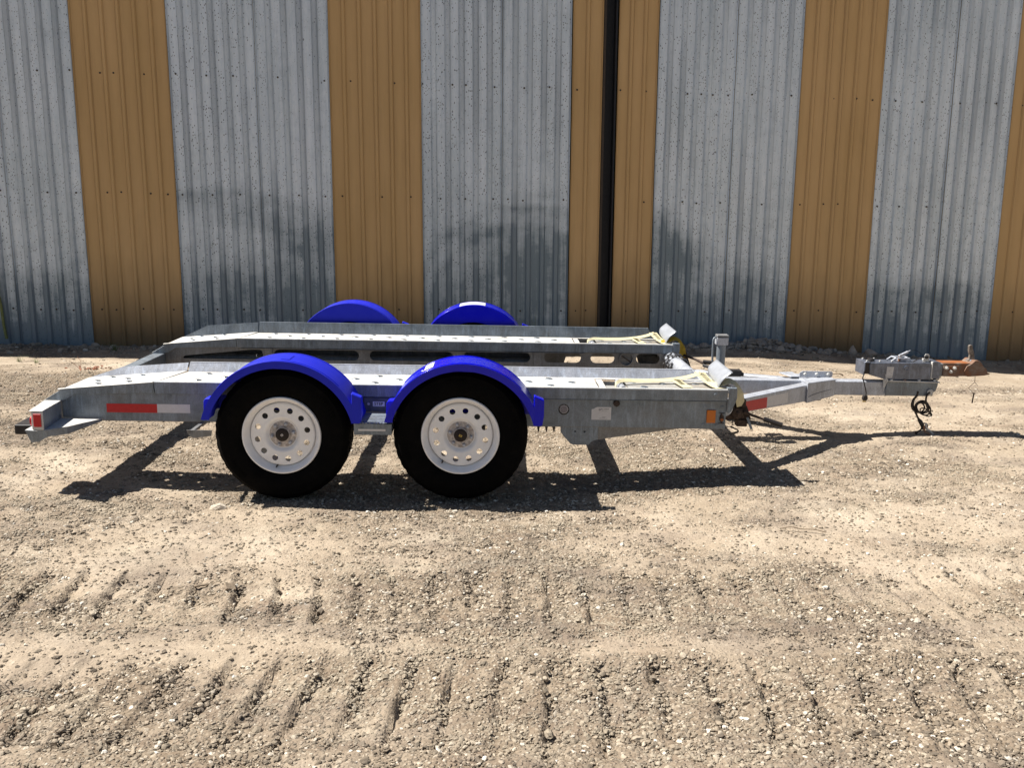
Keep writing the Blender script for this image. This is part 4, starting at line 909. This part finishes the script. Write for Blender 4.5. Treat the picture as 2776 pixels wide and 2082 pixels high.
cb.tube(loop(2.712, .288, .030, .034, .8, .1, 1, .012), .005, 7); cb.tube(loop(2.745, .262, .045, .020, .8, -.5, 1, -.01), .004, 7)
cb.tube(catmull([(2.742, cy, .185), (2.764, cy, .182), (2.772, cy, .165), (2.764, cy, .150), (2.745, cy, .150)]), .0045, 7)
cbo = obj('cable_coil', cb, CABLE, T_, smooth=60)
obj('cable_sheath', MB().tube([(2.708, cy, .212), (2.722, cy, .195), (2.738, cy, .168), (2.746, cy, .145)], [.009, .014, .013, .010], 10), BLACK, cbo, smooth=60)
def hook(x, z, s_, mir, mat, y_):
    pts = [(0, .06), (.006, .03), (.030, .012), (.048, -.012), (.034, -.036), (.0, -.052), (-.016, -.058)]
    return MB().tube(catmull([(x+mir*a_*s_, y_, z+b_*s_) for a_, b_ in pts]), [.0062*s_]*(6*6+1), 8)
obj('safety_hook', hook(2.755, .118, 1.15, 1, 0, cy-.012), GALV_DECK, cbo, smooth=60); obj('safety_hook', hook(2.735, .108, 1.1, 1, 0, cy-.03), RUSTPALE, cbo, smooth=60)
obj('safety_hook', hook(2.742, .112, .9, -1, 0, cy+.012), RUSTDARK, cbo, smooth=60); obj('hook_tip', MB().tube([(2.700, cy, .130), (2.702, cy, .100)], .009, 8), RUSTDARK, cbo)
pw_ = obj('pin_wire', MB().tube([(3.055, .95, .515), (3.057, .95, .466), (3.020, .95, .427), (3.056, .95, .391)], .0016, 5).tube([(3.057, .95, .466), (3.080, .95, .442)], .0014, 5), RUSTDARK, T_)
obj('locking_pin', MB().tube([(3.060, .95, .391), (3.055, .95, .325)], .0045, 8).tube([(3.052, .95, .392), (3.069, .95, .389)], .004, 6), RUSTDARK, pw_)
# --- ratchets at the front of each track
def ratchet(y, near):
    r = MB(); cx_, cz_ = 1.272, .425
    r.lathe([(.0001, -.022), (.010, -.022), (.012, -.014), (.030, -.014), (.034, -.008), (.034, .05)], (cx_, y, cz_), 'y', 14)
    for k in range(9):
        a = 2*pi*k/9; r.box(cx_+.035*cos(a)-.006, cx_+.035*cos(a)+.006, y-.008, y, cz_+.035*sin(a)-.006, cz_+.035*sin(a)+.006)
    r.hexa([(1.20, y+.01, .380), (1.36, y+.01, .385), (1.36, y+.06, .385), (1.20, y+.06, .380), (1.23, y+.01, .455), (1.33, y+.01, .465), (1.33, y+.06, .465), (1.23, y+.06, .455)])
    r.box(1.262, 1.318, y-.015, y+.05, .462, .505).box(1.275, 1.335, y, y+.05, .345, .385)
    o = obj('ratchet', r, RUSTDARK, T_, bevel=.003)
    if near:
        obj('ratchet_arm', MB().tube([(1.31, y-.01, .435), (1.36, y-.02, .415), (1.425, y-.03, .395)], [.010, .008, .007], 6), RUSTDARK, o)
        obj('ratchet_handle', MB().tube([(1.418, y-.03, .399), (1.520, y-.045, .368)], [.0125, .0145], 12), BLACK, o, smooth=50)
        obj('ratchet_tail', MB().hexa([(1.325, y-.01, .400), (1.337, y-.01, .403), (1.337, y, .403), (1.325, y, .40), (1.350, y-.02, .335), (1.363, y-.02, .338), (1.363, y-.01, .338), (1.350, y-.01, .335)]), GALV, o)
    else:
        obj('ratchet_arm', MB().tube([(1.28, y-.03, .49), (1.35, y-.1, .475), (1.41, y-.2, .455)], [.012, .009, .014], 6), RUSTDARK, o)
        obj('ratchet_handle', MB().tube([(1.40, y-.19, .468), (1.50, y-.22, .462)], .015, 12).tube([(1.40, y-.2, .445), (1.46, y-.25, .432)], .012, 8), BLACK, o, smooth=50)
ratchet(.10, True); ratchet(1.78, False)
obj('wire_whiskers', MB().tube(catmull([(1.215, .02, .365), (1.26, .0, .345), (1.20, -.02, .33)]), .004, 5).tube(catmull([(1.23, .05, .36), (1.27, .03, .335), (1.215, .0, .318)]), .003, 5), BLACK, T_)

# --- wheel stops: curved plates at the head of each ramp
def wheel_stop(y0):
    vs = []; n = 10; m = 10
    for j in range(m+1):
        v = j/m
        for i in range(n+1):
            u = i/n
            x = 1.150+.066*u-.016*sin(pi*u)-.022*v; z = .580+.090*u+(.022+.018*(1-u))*v
            if u < .5: x += .010*v*(1-2*u)
            vs.append((x, y0+.022+(.300-.05*(1-u))*v+.03*(1-u)**2*(1-v), z))
    fs = [(j*(n+1)+i, j*(n+1)+i+1, (j+1)*(n+1)+i+1, (j+1)*(n+1)+i) for j in range(m) for i in range(n)]
    st_ = obj('wheel_stop', MB().add(vs, fs), WORN, T_, smooth=60, solid=.004)
    obj('stop_foot', MB().box(1.135, 1.185, y0+.05, y0+.28, .565, .584), WORN, T_, bevel=.003)
wheel_stop(0.0); wheel_stop(1.66)

# ------------------------------------------------------------ straps on the ramps (things of their own)
def strap(y0, label, far):
    o = thing('wheel_strap', label, 'strap', TO, (0, TP, YAW), 'webbing straps on the trailer ramps')
    Z = .574; yb = y0+.24
    lift = .02 if not far else .012
    main = catmull([(.575, y0+.09, Z-.008), (.585, y0+.12, Z+.010), (.63, y0+.17, Z+.015), (.72, y0+.20, Z+.009), (.85, y0+.215, Z+.010), (.96, y0+.225, Z+.020), (1.04, y0+.24, Z+.036), (1.09, y0+.26, Z+.052)], 5)
    obj('webbing', MB().ribbon(main, (.0, .016, .007)), YELLOW, o)
    obj('cross_tab', MB().ribbon(catmull([(.935, y0+.25, Z+.016), (.948, y0+.19, Z+.008), (.965, y0+.10, Z+.004), (.975, y0+.03, Z+.004)], 4), (.027, .004, 0)), YELLOW, o)
    obj('cross_tab', MB().ribbon(catmull([(1.085, y0+.275, Z+.052), (1.105, y0+.20, Z+.026), (1.135, y0+.10, Z+.007), (1.160, y0+.03, Z+.004)], 4), (.030, .006, 0)), YELLOW, o)
    tail = catmull([(1.120, y0+.09, Z+.006), (1.150, y0+.085, Z+.016), (1.185, y0+.07, Z+.034), (1.215, y0+.065, Z+.040), (1.245, y0+.06, Z+.022), (1.264, y0+.06, Z-.020), (1.276, y0+.07, Z-.065), (1.288, y0+.085, Z-.105)], 5)
    wl = []
    for i in range(len(tail)):
        q = i/(len(tail)-1); k = min(1, max(0, (q-.5)/.25)); wl.append(Vector((.026*k, .026*(1-k)+.012*k, .011*(1-k)+.004*k)))
    obj('end_webbing', MB().ribbon(tail, wl), YELLOWD if far else YELLOW, o)
    mb = MB()
    for (ax, ay, az), (bx, by, bz) in (((.937, y0+.235, Z+.0175), (.960, y0+.11, Z+.008)), ((1.092, y0+.255, Z+.050), (1.118, y0+.155, Z+.020))):
        pts = []
        for k in range(13):
            t_ = k/12; pts.append((ax+(bx-ax)*t_+(.015 if k % 2 else -.015), ay+(by-ay)*t_, az+(bz-az)*t_+.0015))
        mb.tube(pts, .0014, 4)
    obj('stitching', mb, STITCH, o, kind='stuff')
    obj('buckle', MB().box(1.150, 1.166, y0+.085, y0+.115, Z+.004, Z+.014), RUSTDARK, o, bevel=.002)
    return o
strap(0.0, 'pale yellow webbing strap lying on the nearer trailer ramp', False)
strap(1.66, 'yellow webbing strap with amber tail lying on the ramp nearer the wall', True)

# chain wrapped round the front pipe
ch = thing('chain', 'steel chain wrapped round the white front crossbar of the trailer', 'chain', TO, (0, TP, YAW))
lk = MB(); lp_ = [(.011*cos(a*pi/6)+(.010 if cos(a*pi/6) > 0.01 else (-.010 if cos(a*pi/6) < -.01 else 0)), .0115*sin(a*pi/6), 0) for a in range(12)]
lk.tube(lp_, .0038, 6, closed=True); LK = lk.mesh('link', mat_plain('dark_chain_steel', (.07, .07, .075), .5, .4, .4), 60)
path = []; yy_ = 1.60
rc = random.Random(3)
for k in range(30):
    a = -2.2+k*.47; rr_ = .0600; yy_ -= .002+.014*(1+sin(k*.66+1.0))*.5+rc.uniform(-.004, .004)
    sag = max(0, -cos(a))*.018
    path.append(Vector((1.178+rr_*sin(a)*1.03, yy_, .470+rr_*cos(a)-sag)))
for k in range(6):
    path.append(path[-1]+Vector((-.006*(k % 3), -.002, -.028)))
for k in range(len(path)-1):
    p, q = path[k], path[k+1]; d = (q-p).normalized()
    l = bpy.data.objects.new('link', LK); COL.objects.link(l); l.parent = ch
    rad = Vector((p.x-1.178, 0, p.z-.470)).normalized(); side = d.cross(rad).normalized()
    ax2 = rad if k % 2 else side
    M = Matrix((d, (ax2.cross(d)).normalized(), ax2)).transposed()
    l.matrix_local = Matrix.Translation((p+q)/2+rad*.002) @ M.to_4x4() @ Matrix.Diagonal((1, 1, 1, 1))
    l.scale = (1.0, 1.0, 1.0)

# ------------------------------------------------------------ stones, weeds, twigs
def put_rock(x, y, r, seed, sq, label, mat=ROCK, group=None, sink=.25, name='rock'):
    mb = MB(); rock(mb, (0, 0, 0), r, seed, sq); o = obj(name, mb, mat); o.location = (x, y, gz(x, y)+r*sq[2]*(1-sink)-.005)
    return tag(o, label, 'rock', group)
def wr(s_, d, r, seed, sq, label, **k): x, y = wall_xy(s_, d); return put_rock(x, y, r, seed, sq, label, **k)
wr(4.02, .30, .062, 3, (.85, .7, 1.2), 'upright pointed grey rock at the foot of the right tan stripe')
wr(4.27, .26, .075, 5, (1.1, .8, .7), 'rounded brown rock behind the coupler housing')
wr(3.72, .30, .050, 8, (1.1, .8, .75), 'low rounded rock left of the upright pointed rock')
wr(3.60, .33, .036, 11, (1, .8, .7), 'small dark rock between the rubble heap and the low rounded rock')
wr(2.05, .30, .055, 14, (1, .8, .75), 'pale rock by the wall just behind the far strap end')
wr(2.22, .28, .055, 17, (1.2, .8, .75), 'pale flat-topped rock by the wall left of the jack post')
wr(2.52, .30, .028, 19, (1, .9, .7), 'small rock by the wall hidden close beside the jack head')
wr(3.08, .42, .060, 21, (1.1, .8, .8), 'largest grey stone in the rubble heap at the wall foot')
wr(3.25, .22, .040, 26, (1, .8, .9), 'pale stone on top of the rubble heap against the tan stripe')
wr(-4.62, .18, .042, 30, (1.1, .8, .9), 'pale stone at the left tan stripe where it meets the grey sheet')
wr(-4.42, .20, .045, 33, (1.4, .8, .6), 'flat pale stone lying against the left tan stripe')
wr(-5.28, .16, .025, 35, (1, 1, 1), 'small whitish cube-like stone at the foot of the leftmost grey sheets')
wr(-4.86, .55, .038, 38, (1.0, .9, .8), 'rounded grey stone in the wall shadow left of the dark weed')
x_, y_ = -1.53, 4.72
put_rock(x_, y_, .040, 50, (1.25, .7, .5), 'flat cream stone on the gravel below the rear wheel', PALEROCK)
put_rock(1.15, 2.72, .020, 61, (1.3, .8, .6), 'small white stone in the coarse gravel patch at lower right', PALEROCK)
put_rock(1.00, 2.88, .018, 62, (1.4, .7, .5), 'long thin white stone in the coarse gravel patch at lower right', PALEROCK)
put_rock(-1.22, 2.67, .017, 63, (1.1, .8, .6), 'whitish stone among gravel in the bottom left corner', PALEROCK)
# rubble heap at the wall foot
mb = MB(); rr = random.Random(4)
for k in range(210):
    s_ = rr.gauss(3.0, .40) if k % 3 else rr.uniform(1.7, 3.9); d = abs(rr.gauss(.15, .14))+.03
    x, y = wall_xy(s_, d); h = .10*math.exp(-((s_-3.02)/.36)**2)*math.exp(-((d-.15)/.22)**2); r = rr.uniform(.012, .042)
    rock(mb, (x, y, gz(x, y)+h*rr.uniform(.4, 1)+r*.3), r, k+100, (rr.uniform(.8, 1.3), .8, rr.uniform(.5, .9)))
hp = MB(); n = 18
for j in range(n+1):
    for i in range(n+1):
        s_ = 2.0+2.0*i/n; d = -.06+.75*j/n; x, y = wall_xy(s_, d)
        hp.v.append((x, y, gz(x, y)-.015+.10*math.exp(-((s_-3.02)/.36)**2)*math.exp(-(max(0, d-.05)/.22)**2)*(1+.25*sin(17*s_+9*d))))
hp.f = [(j*(n+1)+i, j*(n+1)+i+1, (j+1)*(n+1)+i+1, (j+1)*(n+1)+i) for j in range(n) for i in range(n)]
mb.add(hp.v, hp.f); rub = obj('rubble', mb, ROCK, kind='stuff')
def tuft(x, y, n, h, seed, label, mat=WEED, spread=.6):
    rr = random.Random(seed); mb = MB()
    for k in range(n):
        a = rr.uniform(0, 2*pi); le = h*rr.uniform(.5, 1.1); lean = rr.uniform(.1, spread); bx, by = rr.uniform(-.02, .02), rr.uniform(-.02, .02); wd = rr.uniform(.0012, .003)
        pts = []
        for i in range(4):
            t_ = i/3; pts.append((bx+cos(a)*le*lean*t_*t_*1.4, by+sin(a)*le*lean*t_*t_*1.4, le*t_*(1-.25*lean*t_)))
        for i in range(3):
            w0 = wd*(1-i/3.2); w1 = wd*(1-(i+1)/3.2); sx, sy = -sin(a), cos(a); p, q = pts[i], pts[i+1]
            mb.add([(p[0]-sx*w0, p[1]-sy*w0, p[2]), (p[0]+sx*w0, p[1]+sy*w0, p[2]), (q[0]+sx*w1, q[1]+sy*w1, q[2]), (q[0]-sx*w1, q[1]-sy*w1, q[2])], [(0, 1, 2, 3)])
    o = obj('weed', mb, mat); o.location = (x, y, gz(x, y)-.004); return tag(o, label, 'weed')
tuft(-4.85, 9.12, 26, .085, 1, 'small green grass tuft on the sunlit strip at far left', spread=1.3)
tuft(-4.62+.0, 9.0, 18, .06, 2, 'sparse pale weed to the right of the green tuft at far left', spread=1.4)
x_, y_ = wall_xy(-4.35, .42); tuft(x_, y_, 60, .13, 3, 'dark bushy weed in the shade under the left tan stripe', spread=1.0)
x_, y_ = wall_xy(-3.62, .15); tuft(x_, y_, 26, .28, 4, 'tall thin weed against the wall behind the far ramp tail', spread=.35)
x_, y_ = wall_xy(.25, .12); tuft(x_, y_, 12, .50, 6, 'thin weed stalk rising behind the far ramp near the dark gap', spread=.2)
mb = MB(); rr = random.Random(9)
for k in range(40):
    x, y = rr.gauss(0, .11), rr.gauss(0, .05); a = rr.uniform(0, 6.3)
    mb.add([(x, y, .01), (x+.02*cos(a), y+.02*sin(a), .02), (x+.035*cos(a+.5), y+.03*sin(a+.5), .018), (x+.015*cos(a+1.1), y+.02*sin(a+1.1), .006)], [(0, 1, 2, 3)])
mb.tube(catmull([(-.14, 0, .0), (-.12, 0, .07), (-.16, .02, .12)]), .002, 5); mb.tube(catmull([(-.13, 0, .0), (-.20, .01, .06), (-.22, 0, .08)]), .002, 5)
lf = tag(obj('dead_leaves', mb, DRYLEAF, solid=.0012), 'scatter of reddish dead leaves and twigs beside the far ramp tail', 'leaf litter'); lf.location = (-3.95, 8.75, gz(-3.95, 8.75))
def twig(x, y, pts, r, label, name='twig', mat=WOOD):
    z = gz(x, y); m_ = MB().tube(catmull(pts, 4), r, 6); o = obj(name, m_, mat, smooth=50); o.location = (x, y, z+.006); return tag(o, label, 'stick')
twig(1.40, 4.32, [(-.10, .02, .004), (-.05, .012, .016), (.0, .0, .010), (.06, -.012, .012), (.11, -.03, .004)], .003, 'curved grey twig lying on the dust right of the wheels')
twig(3.05, 9.0, [(-.16, .0, .0), (-.05, .02, .015), (.03, 0, .01), (.12, -.03, .02), (.16, -.03, .0)], .007, 'dry forked twig on the sunlit dust before the rubble heap')
twig(-1.30, 3.72, [(-.06, 0, .0), (.0, .01, .008), (.06, .03, .006)], .006, 'short splinter of wood among gravel at lower left')
cpz = obj('wood_chip', MB().box(-.022, .022, -.018, .018, 0, .012), WOOD, bevel=.002); cpz.location = (-1.17, 3.68, gz(-1.17, 3.68)); cpz.rotation_euler = (.5, .3, .6); tag(cpz, 'square grey wood chip standing in the gravel at lower left', 'wood chip')
